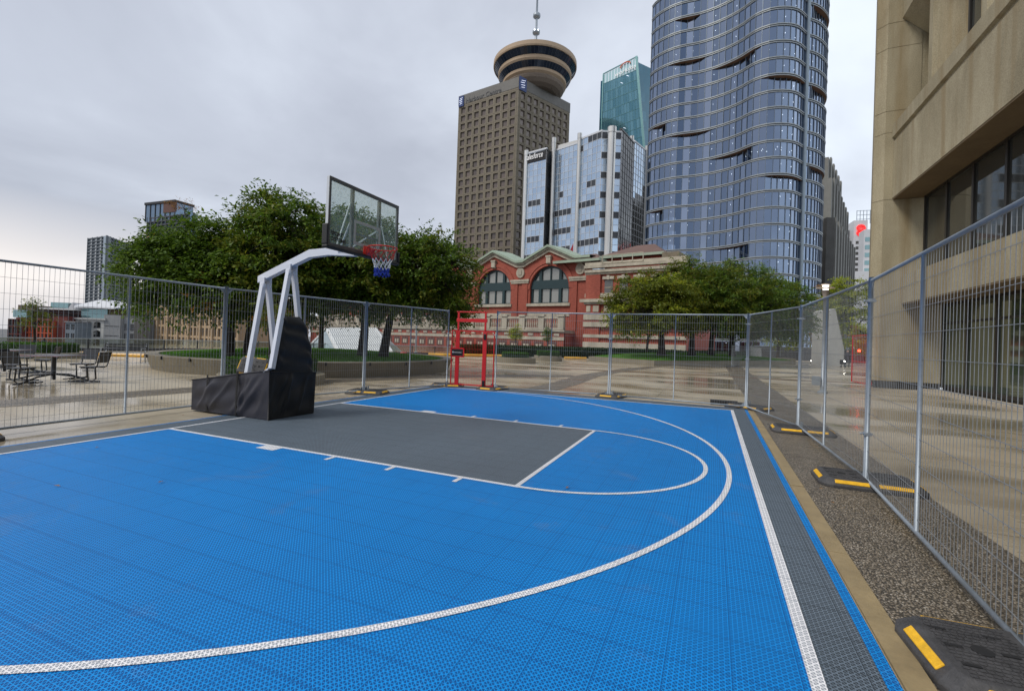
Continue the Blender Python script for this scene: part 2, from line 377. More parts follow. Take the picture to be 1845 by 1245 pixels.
# rubber fence feet
def make_foot():
    t=thing('fence_weight',(0,0,0),'x','fence foot','rubber fence feet with yellow reflectors')
    hx,hy,c=.53,.36,.16
    def outl(ix,iy,cc): # chamfered outline
        X,Y=hx-ix,hy-iy;pts=[]
        for sx,sy in((1,-1),(1,1),(-1,1),(-1,-1)):
            a=(sx*(X-cc),sy*Y);b=(sx*X,sy*(Y-cc));m=(sx*(X-cc*.29),sy*(Y-cc*.29))
            pts+= [a,m,b] if sx*sy<0 else [b,m,a]
        return pts
    o=MB();A=outl(0,0,.13);B=outl(.0,.0,.13);Cc=outl(.075,.075,.085);n=len(A)
    vs=[(x,y,.0) for x,y in A]+[(x,y,.04) for x,y in B]+[(x,y,.105) for x,y in Cc]
    fs=[(k*n+i,k*n+(i+1)%n,(k+1)*n+(i+1)%n,(k+1)*n+i) for k in range(2) for i in range(n)]+[tuple(range(n))[::-1],tuple(range(2*n,3*n))]
    o.add(vs,fs);o.build('foot_body',RUBBER,t,bevel=.008,seg=3)
    o=MB()    # tread blocks on top
    for i in [i for i in range(-13,14) if i<0]+[None]+[i for i in range(-13,14) if i>=0]:
        if i is None: o.build('tread',RUBBER,t);o=MB();continue
        for j in range(-8,9):
            x=i*.031+(.009 if j%2 else 0);y=j*.031
            if abs(x)<.42 and abs(y)<.26 and not(abs(y)<.03 and (i%5 in(0,1))) and not (abs(x)<.05):
                o.box(x-.0125,y-.011,.104,x+.0125,y+.011,.109)
    o.build('tread',RUBBER,t)
    for x in(-.36,-.13,.13,.36):
        for y in(-.16,.0,.16): MB().box(x-.045,y-.008,.104,x+.03,y+.01,.1115).build('slot',RUBD,t)
    for x in(-.25,.25): MB().lathe((x,0,.1035),[(.045,0),(.045,.0075)],16).build('drain_hole',RUBD,t)
    def strip(p,q,nrm):
        o=MB();p=np.array(p);q=np.array(q);o.bar(p,q,.05,.014,nrm);return o.build('reflector',YEL,t,bevel=.006)
    s2=.7071
    for sy in(-1,1):
        n=np.array([0,sy*.65,.75]);y=sy*(hy-.036)
        strip((-.38,y,.074),(-.045,y,.074),n);strip((.045,y,.074),(.38,y,.074),n)
    for sx in(-1,1):
        n=np.array([sx*.65,0,.75]);x=sx*(hx-.036);strip((x,-.17,.074),(x,.17,.074),n)
    o=MB();o.tube([(0,-.05,.09),(0,-.05,.2)],.017,8);o.tube([(0,.05,.09),(0,.05,.2)],.017,8);o.build('post_pin',GALV,t)
    return t
foot=make_foot()
feet=[(9.27,-3.38,4,'black rubber foot with yellow end strip in the near right corner'),
(9.47,.36,0,'rubber fence foot on the aggregate band, second from the camera on the right'),
(9.36,4.05,0,'rubber fence foot on the aggregate band, third from the camera on the right'),
(8.66,7.3,-35,'rubber fence foot under the far right corner posts'),
(5.02,7.5,82,'rubber fence foot under the middle of the far fence'),
(1.42,6.92,85,'rubber fence foot at the right side of the red gate'),
(-.12,6.72,25,'rubber fence foot at the left side of the red gate'),
(-.82,3.72,15,'rubber fence foot under the left fence, right of the hoop'),
(-1.42,-3.70,5,'rubber fence foot cut by the left edge, left of the court')]
for i,(x,y,a,l) in enumerate(feet):
    c=foot if i==0 else copy_tree(foot);c.location=(x,y,0.0);c.rotation_euler=(0,0,math.radians(a));c['label']=l
# plain black foot lying at the far corner
tag(MB().box(7.72,7.6,0,8.42,7.95,.12).build('rubber_block',RUBD,bevel=.02),'plain black rubber block without yellow strips behind the fence corner','rubber block')
# spare foot leaning on the hoop base
# ================================================================ red gate
P0=np.array([*G0,0.]);P1=np.array([*G1,0.]);GL=np.linalg.norm(P1-P0);GU=(P1-P0)/GL;GV=np.array([-GU[1],GU[0],0]);ZZ=np.array([0,0,1.])
t=thing('red_gate',(P0+P1)/2,'tall red steel mesh gate with raised frame at the court corner','gate')
fr=(P0,GU,GV,ZZ)
o=MB(fr)
for x in(.05,GL-.05): o.box(x-.016,-.02,.1,x+.016,.02,1.84)
o.box(.05,-.02,1.80,GL-.05,.02,1.84);o.box(.05,-.02,.1,GL-.05,.02,.14);o.build('lower_frame',RED,t,bevel=.004)
o=MB(fr)
for x in(.26,1.17): o.box(x-.062,-.045,.1,x+.062,.0,1.80);o.box(x-.03,-.04,1.84,x+.03,.0,2.44)
o.box(.2,-.04,2.40,1.23,0,2.44);o.box(.2,-.045,2.10,1.23,-.005,2.21);o.build('upper_frame',RED,t,bevel=.004)
o=MB(fr)
for a,b,c,d in((.03,.5,.98,1.02),(.03,.5,1.24,1.28),(.03,.07,.98,1.28),(.46,.5,.98,1.28)): o.box(a,-.06,c,b,-.046,d)
o.build('lock_plate',RED,t);MB(fr).box(.07,-.058,1.02,.46,-.05,1.24).build('lock_recess',DARKM,t)
o=MB(fr);o.bar((.12,-.08,1.13),(.42,-.08,1.13),.02,.02);o.ball((.14,-.085,1.13),.03);o.build('latch',ALU,t)
o=MB(fr)
for z in(.2,1.65): o.box(1.13,-.07,z-.09,1.21,-.046,z+.09)
o.build('hinge',DARKM,t,bevel=.01)
o=MB(fr)
for i in range(1,26): x=.07+(GL-.14)*i/26;o.bar((x,.0,.14),(x,.0,1.8),.004,.004,(0,1,0))
for i in range(1,9): z=.14+1.66*i/9;o.bar((.06,.002,z),(GL-.06,.002,z),.004,.004)
o.build('wire_mesh',RED,t)
# ================================================================ basketball hoop
HY=-.06
h=thing('basketball_hoop',(-.4,HY,0.02),'portable basketball hoop with white arm, glass backboard and black padded base','basketball hoop')
def foldmesh(P,Q,R_,Sx,nu,nv,amp,seed,nrm):
    # bilinear patch with diagonal cloth folds
    P,Q,R_,Sx=[np.array(a,float) for a in(P,Q,R_,Sx)];nrm=np.array(nrm,float);rr=random.Random(seed)
    K=[(rr.uniform(-.1,1.15),rr.uniform(.5,1.5),rr.uniform(.02,.045),rr.uniform(.4,1.)) for _ in range(9)]
    def fn(u,v):
        p=(P*(1-u)+Q*u)*(1-v)+(Sx*(1-u)+R_*u)*v
        d=0
        for c,sl,wd,a in K:
            x=u-c-sl*.25*(v-.5);d+=a*math.exp(-(x/wd)**2)*(.35+.65*math.sin(PI*min(max(v+.1,0),1)))
        d+=.35*math.sin(u*9+v*4+seed)+.25*math.sin(v*13-u*7)
        e=min(1,min(u,1-u)*9)*min(1,min(v,1-v)*7)
        return p+nrm*amp*d*e
    return fn
# base skirt
a0,b0=(-1.48,-.55),(.60,-.56);c0,d0=(.62,.45),(-1.46,.45)
o=MB()
o.grid(foldmesh((*a0,0.03),(*b0,0.03),(*b0,.9),(*a0,.60),90,24,.038,3,(0,-1,0)),90,24)
o.grid(foldmesh((*c0,0.03),(*d0,0.03),(*d0,.60),(*c0,.82),60,16,.014,5,(0,1,0)),60,16)
o.grid(foldmesh((*d0,0.03),(*a0,0.03),(*a0,.60),(*d0,.60),30,16,.012,6,(-1,0,0)),30,16)
o.quad((*a0,.55),(*b0,.80),(*c0,.76),(*d0,.55));o.quad((*a0,.03),(*d0,.03),(*c0,.03),(*b0,.03))
sk=o.build('base_cover',NAVYF,h,smooth=True)
o=MB()
f_=foldmesh((b0[0],b0[1],.03),(c0[0],c0[1],.03),(c0[0],c0[1]+.02,.82),(b0[0],b0[1],.9),50,24,.032,8,(1,0,0))
o.grid(f_,50,24);o.tube([(b0[0]+.004,b0[1]-.004,.03),(b0[0],b0[1],.9)],.012,6);o.build('front_cover',BLACKF,h,smooth=True)
for zz_ in(.875,):
    MB().tube([(.612,-.56,zz_),(.622,-.2,zz_-.012),(.622,.2,zz_-.03),(.63,.46,zz_-.055)],.008,6).build('hem',BLACKF,h,smooth=True)
MB().tube([(-1.49,-.555,.60),(-.8,-.56,.70),(0,-.565,.82),(.6,-.568,.9)],.010,6).build('hem',NAVYF,h,smooth=True)
for x_ in(-1.0,-.2): MB().box(x_-.02,-.585,.04,x_+.02,-.578,.66+.14*(x_+1.48)).build('strap',BLACKF,h)
# front hump pad
secs=[(.74,.36,.60,-.50,.41),(1.0,.38,.61,-.455,.41),(1.25,.40,.61,-.40,.37),(1.5,.42,.61,-.35,.28),(1.7,.43,.60,-.30,.21),(1.82,.44,.59,-.28,.155),(1.865,.46,.57,-.24,.10)]
def hum(u,v):
    k=v*(len(secs)-1);i=min(int(k),len(secs)-2);f=k-i;s=[secs[i][j]*(1-f)+secs[i+1][j]*f for j in range(5)]
    z,x0,x1,y0,y1=s;th=2*PI*u+PI/4;cx,cy=(x0+x1)/2,(y0+y1)/2;ax,ay=(x1-x0)/2,(y1-y0)/2
    ca,sa=math.cos(th),math.sin(th);q=.22
    x=cx+ax*math.copysign(abs(ca)**q,ca);y=cy+ay*math.copysign(abs(sa)**q,sa)
    wr=.010*math.sin(z*23+x*9+y*7)+.008*math.sin(z*11-y*19)+.006*math.sin(y*37+z*31)
    return (x+wr*ca,y+wr*sa,z+.012*math.sin(7*u*PI))
o=MB();o.grid(hum,64,40);o.face([hum(i/64,1) for i in range(64)]);o.build('column_pad',BLACKF,h,smooth=True)
# inner lid and counterweight flaps
o=MB();o.add([(-1.25,-.38,.60),(-.62,-.42,.70),(-.60,.35,.70),(-1.25,.35,.60),(-1.2,-.36,.66),(-.64,-.40,.76),(-.62,.33,.76),(-1.2,.33,.66)],[(0,3,2,1),(4,5,6,7),(0,1,5,4),(1,2,6,5),(2,3,7,6),(3,0,4,7)]);o.build('counterweight_lid',NAVYF,h,bevel=.02)
# legs and arm
o=MB()
ZA,ZB=2.50,2.74
o2=[((-.16,-.42,.70),(-.20,HY-.05,ZA)),((-.20,.26,.72),(-.20,HY+.05,ZA)),((.60,-.53,.93),(.46,HY-.05,ZB)),((.44,.27,1.2),(.46,HY+.05,ZB))]
for p,q in o2: MB().bar(p,q,.085,.085,(1,0,0)).build('leg',WHITEP,h,bevel=.006)
o=MB();p=[(-.34,2.58),(.94,3.03),(1.42,3.03),(1.98,3.0)]
def boxseg(o,prof):
    vs=[];fs=[]
    for i,(x,z,hh) in enumerate(prof):
        for sy,sz in((-1,-1),(1,-1),(1,1),(-1,1)): vs.append((x,HY+sy*.055,z+sz*hh/2))
    n=len(prof)
    for i in range(n-1):
        for k in range(4): fs.append((i*4+k,i*4+(k+1)%4,(i+1)*4+(k+1)%4,(i+1)*4+k))
    fs+=[(3,2,1,0),tuple(range(4*n-4,4*n))];o.add(vs,fs)
boxseg(o,[(-.36,2.575,.13),(.93,3.025,.145),(1.38,3.045,.13),(1.98,2.99,.10)]);o.build('arm',WHITEP,h,bevel=.006)
o=MB()
for x,z in((-.2,2.52),(.46,2.76)):
    o=MB();o.box(x-.06,HY-.085,z-.1,x+.06,HY-.057,z+.09);o.box(x-.06,HY+.057,z-.1,x+.06,HY+.085,z+.09)
    o.tube([(x,HY-.1,z-.04),(x,HY+.1,z-.04)],.014,8);o.build('pivot_bracket',WHITEP,h,bevel=.003)
o=MB();o.bar((.30,-.50,.80),(.56,-.52,.93),.03,.10,(0,1,0));o.bar((-.1,-.30,.72),(.5,-.30,.95),.02,.05);o.build('brace_plate',WHITEP,h,bevel=.004)
# backboard
BX,BY0,BY1,BZ0,BZ1=2.2,-.97,.78,2.96,4.02
n=N('backboard_glass');tr=n.new('ShaderNodeBsdfTransparent');n.set(tr.inputs[0],(.93,.98,.96));m=n.new('ShaderNodeMixShader');gl=n.new('ShaderNodeBsdfGlossy');gl.inputs['Roughness'].default_value=.08;n.set(gl.inputs[0],(.8,.9,.88))
df=n.new('ShaderNodeBsdfDiffuse');n.set(df.inputs[0],(.62,.72,.69));m2=n.new('ShaderNodeMixShader');m2.inputs[0].default_value=.3
n.set(m2.inputs[0],n.ramp(n.noise(n.pos(),28,6,.75),[(.48,.10),(.72,.38)]))
n.t.links.new(gl.outputs[0],m.inputs[2]);n.t.links.new(tr.outputs[0],m.inputs[1]);m.inputs[0].default_value=.16
n.t.links.new(m.outputs[0],m2.inputs[1]);n.t.links.new(df.outputs[0],m2.inputs[2]);n.t.links.new(m2.outputs[0],n.out.inputs[0]);GLB=n.m
bb=MB().box(BX-.004,BY0+.04,BZ0+.04,BX+.004,BY1-.04,BZ1-.04).build('backboard_pane',GLB,h)
o=MB();e=.045
o.box(BX-.03,BY0,BZ1-e,BX+.012,BY1,BZ1);o.box(BX-.03,BY0,BZ0,BX+.012,BY1,BZ0+e);o.box(BX-.03,BY0,BZ0+e,BX+.012,BY0+e,BZ1-e);o.box(BX-.03,BY1-e,BZ0+e,BX+.012,BY1,BZ1-e)
o.build('backboard_frame',BOARDF,h,bevel=.004)
o=MB()
for y in(-.42,.26): o.box(BX-.05,y-.028,BZ0+e,BX-.006,y+.028,BZ1-e)
o.box(BX-.045,-.392,BZ0+.30,BX-.006,.232,BZ0+.33)
o.build('frame_strut',BOARDF,h)
o=MB();o.box(BX-.034,BY0-.012,BZ0+.32,BX+.016,BY0-.001,BZ1-.002);o.box(BX-.034,BY0,BZ1+.001,BX+.016,BY1,BZ1+.008);o.build('edge_trim',ALU,h)
o=MB();o.box(BX-.06,BY0-.05,BZ0-.05,BX+.05,BY1+.03,BZ0-.002);o.box(BX-.06,BY0-.055,BZ0,BX+.05,BY0-.013,BZ0+.32);o.box(BX-.06,BY1+.002,BZ0,BX+.05,BY1+.035,BZ0+.2);o.build('edge_padding',BLKR,h,bevel=.02)
o=MB()
for y in(-.42,.26): o.bar((1.62,HY+(.05 if y>0 else -.05),3.02),(BX-.05,y,3.45),.022,.022);
for y in(-.72,.56): o.bar((BX-.04,y,3.0),(BX-.04,(-.45 if y<0 else .29),3.75),.018,.018,(1,0,0))
o.build('rear_brace',WHITEP,h)
o=MB();LW=.014;sx=BX+.006
for a,b,c,d in((-.40,.28,3.08,3.08+.05),(-.40,.28,3.44,3.49),(-.40,-.35,3.13,3.44),(.23,.28,3.13,3.44)): o.box(sx,a,c,sx+.002,b,d)
o.build('shooting_square',WHITE if False else mat('board_marking',(.42,.44,.42),.5,0,.1,20),h)
def text(body,size,mat_,parent,O,U,V,ext=.002,name='lettering',shear=0.,space=1.,bold=0):
    cu=bpy.data.curves.new('t','FONT');cu.body=body;cu.size=size;cu.extrude=ext;cu.offset=bold;cu.shear=shear;cu.space_character=space
    ob=bpy.data.objects.new('t',cu);COL.objects.link(ob);dg=bpy.context.evaluated_depsgraph_get();dg.update()
    me=bpy.data.meshes.new_from_object(ob.evaluated_get(dg));bpy.data.objects.remove(ob)
    O=np.array(O,float);U=np.array(U,float);V=np.array(V,float);W_=np.cross(U,V);o0=wloc(parent)
    co_=np.zeros(len(me.vertices)*3);me.vertices.foreach_get('co',co_);co_=co_.reshape(-1,3)
    q=O+co_[:,:1]*U+co_[:,1:2]*V+co_[:,2:3]*W_-o0;me.vertices.foreach_set('co',q.ravel());me.name=name
    me.materials.clear();me.materials.append(mat_);me.update()
    r=bpy.data.objects.new(name,me);COL.objects.link(r);r.parent=parent;return r
text('SPORT\nSYSTEMS',.085,BLKR,h,(sx,-.90,3.13),(0,1,0),(0,0,1),.001,bold=.003)
# rim and net
RC=np.array([BX+.38,HY-.05,3.05]);RR=.242
o=MB();o.tube([RC+RR*np.array([math.cos(2*PI*i/40),math.sin(2*PI*i/40),0]) for i in range(40)],.010,8,closed=True)
o.tube([RC+(RR-.004)*np.array([math.cos(2*PI*i/40),math.sin(2*PI*i/40),-.09]) for i in range(8)],.004,4) if False else None
for a in(-.9,.9):
    o.bar(RC+np.array([-.30,a*.06,-.09]),RC+RR*np.array([-math.cos(a*.9),math.sin(a*.9),0]),.014,.014)
o.build('rim',ORANGE,h,smooth=True)
o=MB();o.box(BX+.012,HY-.10,2.95,BX+.03,HY+.10,3.10);o.add([(BX+.03,HY-.09,3.045),(BX+.03,HY+.09,3.045),(RC[0]-RR+.01,HY+.05,3.055),(RC[0]-RR+.01,HY-.05,3.055),(BX+.03,HY-.07,2.93),(BX+.03,HY+.07,2.93),(RC[0]-RR+.01,HY+.05,3.035),(RC[0]-RR+.01,HY-.05,3.035)],[(0,1,2,3),(7,6,5,4),(0,3,7,4),(1,5,6,2),(2,6,7,3),(0,4,5,1)]);o.build('rim_mount',ORANGE,h)
lv=[(0,.224),(-.10,.200),(-.19,.165),(-.27,.135),(-.34,.12),(-.42,.115),(-.47,.125)];ns=12
mats_=[STRR,STRR,STRW,STRW,STRB,STRB]
o=MB()
for li in range(len(lv)-1):
    o.mi=[0,0,1,1,2,2][li];z0,r0=lv[li];z1,r1=lv[li+1]
    for k in range(ns):
        a=2*PI*(k+.5*(li%2))/ns
        for s_ in(-.5,.5):
            b=a+s_*2*PI/ns;jx=.012*math.sin(k*5+li*3)
            p=RC+np.array([r0*math.cos(a),r0*math.sin(a),z0]);q=RC+np.array([(r1+jx)*math.cos(b),(r1+jx)*math.sin(b),z1+jx])
            o.tube([p,q],.0045 if li<4 else .008,5)
o.build('net',[STRR,STRW,STRB],h)
# spare rubber foot propped on the base
c=copy_tree(foot);c.location=(-.80,.22,.86);c.rotation_euler=(math.radians(64),math.radians(6),math.radians(24));c['label']='spare rubber fence foot leaning upright behind the hoop base';c['group']='rubber fence feet with yellow reflectors'
c.scale=(.55,.55,.55)
# ================================================================ PLANTING
def leaves(P,size,seed,asp=.5,drop=.35,dirs=None):
    """quads (bent leaf) at points P"""
    r=np.random.default_rng(seed);n=len(P)
    a=r.uniform(0,2*PI,n);el=r.normal(-drop,.45,n)
    d=np.stack([np.cos(a)*np.cos(el),np.sin(a)*np.cos(el),np.sin(el)],1)
    if dirs is not None: d=d*.7+dirs*.6;d/=np.linalg.norm(d,axis=1,keepdims=True)
    up=np.stack([r.normal(0,.45,n),r.normal(0,.45,n),np.ones(n)],1)
    s=np.cross(d,up);s/=np.linalg.norm(s,axis=1,keepdims=True)+1e-9;nn=np.cross(s,d)
    L=size*r.uniform(.6,1.25,n)[:,None];w=L*asp/2
    v0=P;v1=P+d*L*.45+s*w+nn*L*.06;v2=P+d*L-nn*L*.08;v3=P+d*L*.45-s*w+nn*L*.06
    V=np.stack([v0,v1,v2,v3],1).reshape(-1,3);Q=np.arange(4*n).reshape(n,4)
    return V,Q
def unit(v): return v/(np.linalg.norm(v)+1e-9)
def tree(name,base,trunkh,crown,label,cat='tree',group=None,leafm=(LEAF,),nclus=200,nleaf=90,lsize=.12,spr=.75,tr=.16,seed=1,lean=(0,0),auto=None,nlimb=7,sparse=0.,trunks=1,flat=.55,low=-.55):
    r=np.random.default_rng(seed);rr=random.Random(seed)
    base=np.array(base,float);t=thing(name,base,label,cat,group)
    cc,R=np.array(crown[0],float),np.array(crown[1],float)
    # clusters fill an irregular, lobed crown
    lob=[(unit(r.normal(size=3)),r.uniform(.12,.36),r.uniform(2,5)) for _ in range(12)]
    C=[];R=np.maximum(R-.42*spr,.3*R)
    while len(C)<nclus:
        d=unit(r.normal(size=3));
        if d[2]<low: continue
        g=.74+min(.36,sum(a*max(0,float(d@q))**p for q,a,p in lob))
        rad=(rr.random()**.42)*g
        C.append(cc+d*R*rad)
    C=np.array(C)
    top=base+np.array([lean[0],lean[1],trunkh])
    o=MB()
    limbs=[]
    for k in range(trunks):
        off=np.array([rr.uniform(-.25,.25),rr.uniform(-.25,.25),0])*(trunks>1)
        m_=(base+top)/2+np.array([rr.uniform(-.08,.08),rr.uniform(-.08,.08),0])+off
        o.tube([base+off*.2-[0,0,.3],base+off*.3+[0,0,.12],m_,top+off*2],[tr*1.7,tr*1.15,tr*.9,tr*.75],9)
        limbs.append(top+off*2)
    idx=r.choice(len(C),nlimb,replace=False);nodes=[]
    for i in idx:
        e=C[i];s0=limbs[rr.randrange(len(limbs))];m1=s0+(e-s0)*.35+np.array([0,0,.18*R[2]])*rr.uniform(.2,1);m2=s0+(e-s0)*.7+np.array([0,0,.12*R[2]])
        o.tube([s0-[0,0,.1],m1,m2,e],[tr*.6,tr*.42,tr*.26,tr*.1],7);nodes+=[s0,m1,(m1+m2)/2,m2,e]
    nd=np.array(nodes)
    for c in C:
        j=nd[np.argmin(((nd-c)**2).sum(1))]
        if np.linalg.norm(j-c)>.15: m_=(j+c)/2+np.array([0,0,.06]);o.tube([j,m_,c],[tr*.12,tr*.08,tr*.04],4,caps=False)
    # sprays
    P=[];Dr=[];cl=[]
    for ci,c in enumerate(C):
        out=unit((c-cc)/R);nt=6
        for k in range(nt):
            d=unit(out*np.array([.9,.9,.6])+r.normal(size=3)*[.9,.9,.33]);l=spr*rr.uniform(.5,1.15)
            n=max(3,int(nleaf/nt*rr.uniform(.6,1.3)))
            s=np.sort(r.uniform(.05,1,n))[:,None]
            p=c+d*l*s-np.array([0,0,1])*(.22*l)*s**2+r.normal(size=(n,3))*[.07,.07,.045]*(spr/.75)
            P.append(p);Dr.append(np.repeat(d[None],n,0));cl+= [ci]*n
            if k<2: o.tube([c,c+d*l*.5-[0,0,.05*l],c+d*l-[0,0,.22*l]],[tr*.04,tr*.03,tr*.015],3,caps=False)
    P=np.concatenate(P);Dr=np.concatenate(Dr);cl=np.array(cl)
    V,Q=leaves(P,lsize,seed+5,dirs=Dr)
    mi=np.zeros(len(P),int)
    if len(leafm)>1:
        w=np.array([auto(c) for c in C]) if auto else np.full(len(C),.3)
        pick=r.uniform(size=len(C))<w;mi=np.where(pick[cl]&(r.uniform(size=len(P))<.85),1,0)
    npmesh('crown',V,Q,list(leafm),t,mi)
    o.build('trunk',BARK,t,smooth=True)
    return t
def hedge_box(parent,poly,z0,z1,n,seed,mats=HLEAF,core=HEDGED,lsize=.07,name='foliage'):
    """clipped hedge over polygon: dark core + leaf skin"""
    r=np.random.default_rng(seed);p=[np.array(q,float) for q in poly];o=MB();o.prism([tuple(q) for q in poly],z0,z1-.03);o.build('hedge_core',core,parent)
    per=[];m=len(p)
    for i in range(m): per.append(np.linalg.norm(p[(i+1)%m]-p[i]))
    per=np.array(per);H=z1-z0;area=abs(sum(p[i][0]*p[(i+1)%m][1]-p[(i+1)%m][0]*p[i][1] for i in range(m)))/2
    ns=int(n*per.sum()*H/(per.sum()*H+area));P=[]
    e=r.choice(m,ns,p=per/per.sum());u=r.uniform(size=ns)
    A=np.array(p)[e];B=np.array(p)[(e+1)%m];q=A+(B-A)*u[:,None];t=(B-A)/np.linalg.norm(B-A,axis=1,keepdims=True);nr=np.stack([t[:,1],-t[:,0]],1)
    q=q+nr*r.normal(0,.02,ns)[:,None];P.append(np.column_stack([q,r.uniform(z0,z1,ns)]))
    # top by rejection/triangle fan
    cen=sum(p)/m;nt=n-ns;tri=r.integers(0,m,nt);a=r.uniform(size=nt);b=r.uniform(size=nt);f=a+b>1;a[f]=1-a[f];b[f]=1-b[f]
    q=cen+(np.array(p)[tri]-cen)*a[:,None]+(np.array(p)[(tri+1)%m]-cen)*b[:,None];P.append(np.column_stack([q,z1-.03+r.normal(0,.022,nt)]))
    P=np.concatenate(P);V,Q=leaves(P,lsize,seed,asp=.6,drop=-.5);return npmesh(name,V,Q,[mats],parent)
def grass_on(parent,fn,n,seed,h=.07):
    r=np.random.default_rng(seed);P=np.array([fn(r.random(),r.random()) for _ in range(n)])
    a=r.uniform(0,2*PI,n);w=.012;d=np.stack([np.cos(a)*w,np.sin(a)*w,0*a],1);tip=np.column_stack([r.normal(0,.025,n),r.normal(0,.025,n),h*r.uniform(.5,1.2,n)])
    V=np.stack([P-d,P+d,P+d*.2+tip,P-d*.2+tip],1).reshape(-1,3)
    o=npmesh('grass',V,np.arange(4*n).reshape(n,4),[BLADE],parent);o['kind']='stuff';return o
def round_planter(c,R,zt,th,label,lawn=None,seed=1,batter=.0,slots=0,group='concrete planters on the plaza',n=72):
    t=thing('round_planter',(c[0],c[1],0),label,'planter',group)
    MB().lathe((c[0],c[1],0),[(R-batter,-.05),(R,zt-.02),(R-.02,zt),(R-th,zt),(R-th,zt-.14),(.01,zt-.14)],n).build('planter_wall',PLANT,t)
    if lawn:
        z0,z1=lawn;Ri=R-th-.01
        MB().lathe((c[0],c[1],0),[(Ri,zt-.13),(Ri-.02,z0)]+[(Ri*(1-k/6),z0+(z1-z0)*math.sin(k/6*PI/2)) for k in range(1,6)]+[(.01,z1)],n).build('lawn',GRASS,t,smooth=True)
        def fn(a,b):
            q=math.sqrt(a)*Ri*.99;th_=2*PI*b;return (c[0]+q*math.cos(th_),c[1]+q*math.sin(th_),z0+(z1-z0)*math.sin((1-q/Ri)*PI/2))
        grass_on(t,fn,int(900*min(R*R,40)),seed)
    if slots:
        o=MB()
        for k in range(slots):
            a=2*PI*k/slots;x,y=c[0]+(R+.0)*math.cos(a),c[1]+(R+.0)*math.sin(a)
            o.bar((x*1-.0,y,zt-.13),(x,y,zt-.01),.05,.06,(math.cos(a),math.sin(a),0))
        o.build('drain_slot',DARKM,t)
    return t
BP=(-9.5,10.4)
round_planter(BP,6.4,.58,.42,'large circular concrete planter with lawn and cherry trees behind the hoop',(.50,.80),3,.22,26)
# low disc planter with clipped hedge behind hoop
dc=(-4.75,4.05)
t=round_planter(dc,1.5,.30,.3,'low round concrete planter with square hedge directly behind the hoop base',None,4)
hd=thing('hedge',(*dc,.2),'bright green clipped hedge on the low round planter behind the hoop','hedge','clipped hedges on small planters')
def sq(c,a,ang):
    ca,sa=math.cos(ang),math.sin(ang);return [(c[0]+x*ca-y*sa,c[1]+x*sa+y*ca) for x,y in((-a,-a),(a,-a),(a,a),(-a,a))]
hedge_box(hd,sq(dc,.93,.35),.2,.78,6500,11)
p1=gp(928,655)+FH*1.45;p2=gp(989,651.5)+FH*1.2;p3=at(72,640,22)
for c,R,zt,hs,zh,l,l2,s in((p1,1.45,.38,.86,.70,'stepped round concrete planter nearest the red gate','dark clipped hedge block on the planter nearest the red gate',21),(p2,1.12,.42,.8,.78,'smaller round concrete planter beside the stepped one','clipped hedge block on the second small round planter',22),(p3,1.5,.25,.95,.66,'low round planter with a young tree beyond the picnic tables','green clipped hedge under the young tree beyond the picnic tables',23)):
    t=round_planter(c[:2],R,zt,.25,l,None,s)
    MB().lathe((c[0],c[1],0),[(R+.02,-.02),(R+.02,zt*.55),(R-.02,zt*.55)],48).build('planter_step',PLANT,t)
    hd=thing('hedge',(c[0],c[1],zt-.12),l2,'hedge','clipped hedges on small planters')
    hedge_box(hd,sq(c,hs,YAW),zt-.12,zh,4200,s+7,mats=HLEAF if s!=21 else HLEAF)
# octagonal raised lawn
OCT=[(-1.91,32.92),(3.79,29.9),(6.67,33.97),(10.83,42.7),(16.0,52.0),(13,56),(5.5,51),(-.8,41)]
t=thing('raised_lawn',(5,42,0),'angular raised concrete lawn bed with trees beyond the far fence','planter','concrete planters on the plaza')
o=MB();o.prism(OCT,-.05,.42);o.build('planter_wall',PLANT,t)
cx=np.array([6,42.]);inn=[tuple(cx+(np.array(p)-cx)*.955) for p in OCT]
o=MB();n_=len(inn);rings=[(1,.43),(.93,.50),(.7,.68),(.4,.80),(.0,.84)];vs=[];fs=[]
for f,z in rings:
    for p in inn: q=cx+(np.array(p)-cx)*f;vs.append((q[0],q[1],z))
for i in range(4):
    for k in range(n_): fs.append((i*n_+k,i*n_+(k+1)%n_,(i+1)*n_+(k+1)%n_,(i+1)*n_+k))
o.add(vs,fs);o.build('lawn',GRASS,t,smooth=True)
def fo(a,b):
    k=int(b*n_)%n_;f=b*n_-int(b*n_);e=np.array(inn[k])*(1-f)+np.array(inn[(k+1)%n_])*f;q=cx+(e-cx)*math.sqrt(a);s=math.sqrt(a)
    return (q[0],q[1],float(np.interp(s,[0,.4,.7,.93,1],[.84,.80,.68,.50,.43])))
grass_on(t,fo,26000,9,.09)
# long hedge on the plaza edge, in stretches
def band(pts,w,off):
    P=[np.array(p,float) for p in pts];L=[];R=[]
    for i in range(len(P)):
        tt=P[min(i+1,len(P)-1)]-P[max(i-1,0)];tt/=np.linalg.norm(tt);nn=np.array([tt[1],-tt[0]]);L.append(P[i]+nn*(off+w));R.append(P[i]+nn*off)
    return [tuple(a) for a in R]+[tuple(a) for a in L[::-1]]
hd=thing('hedge',(-9,38,0),'long dark hedge running behind the small round planters at the plaza edge','hedge')
hedge_box(hd,band([(-14.2,31.8),(-12.9,33.2),(-8.6,38),(-5,42.5),(.5,52.5),(6,63),(14,82.5)],1.2,.1),.0,.98,26000,31,mats=HLEAFD,lsize=.16)
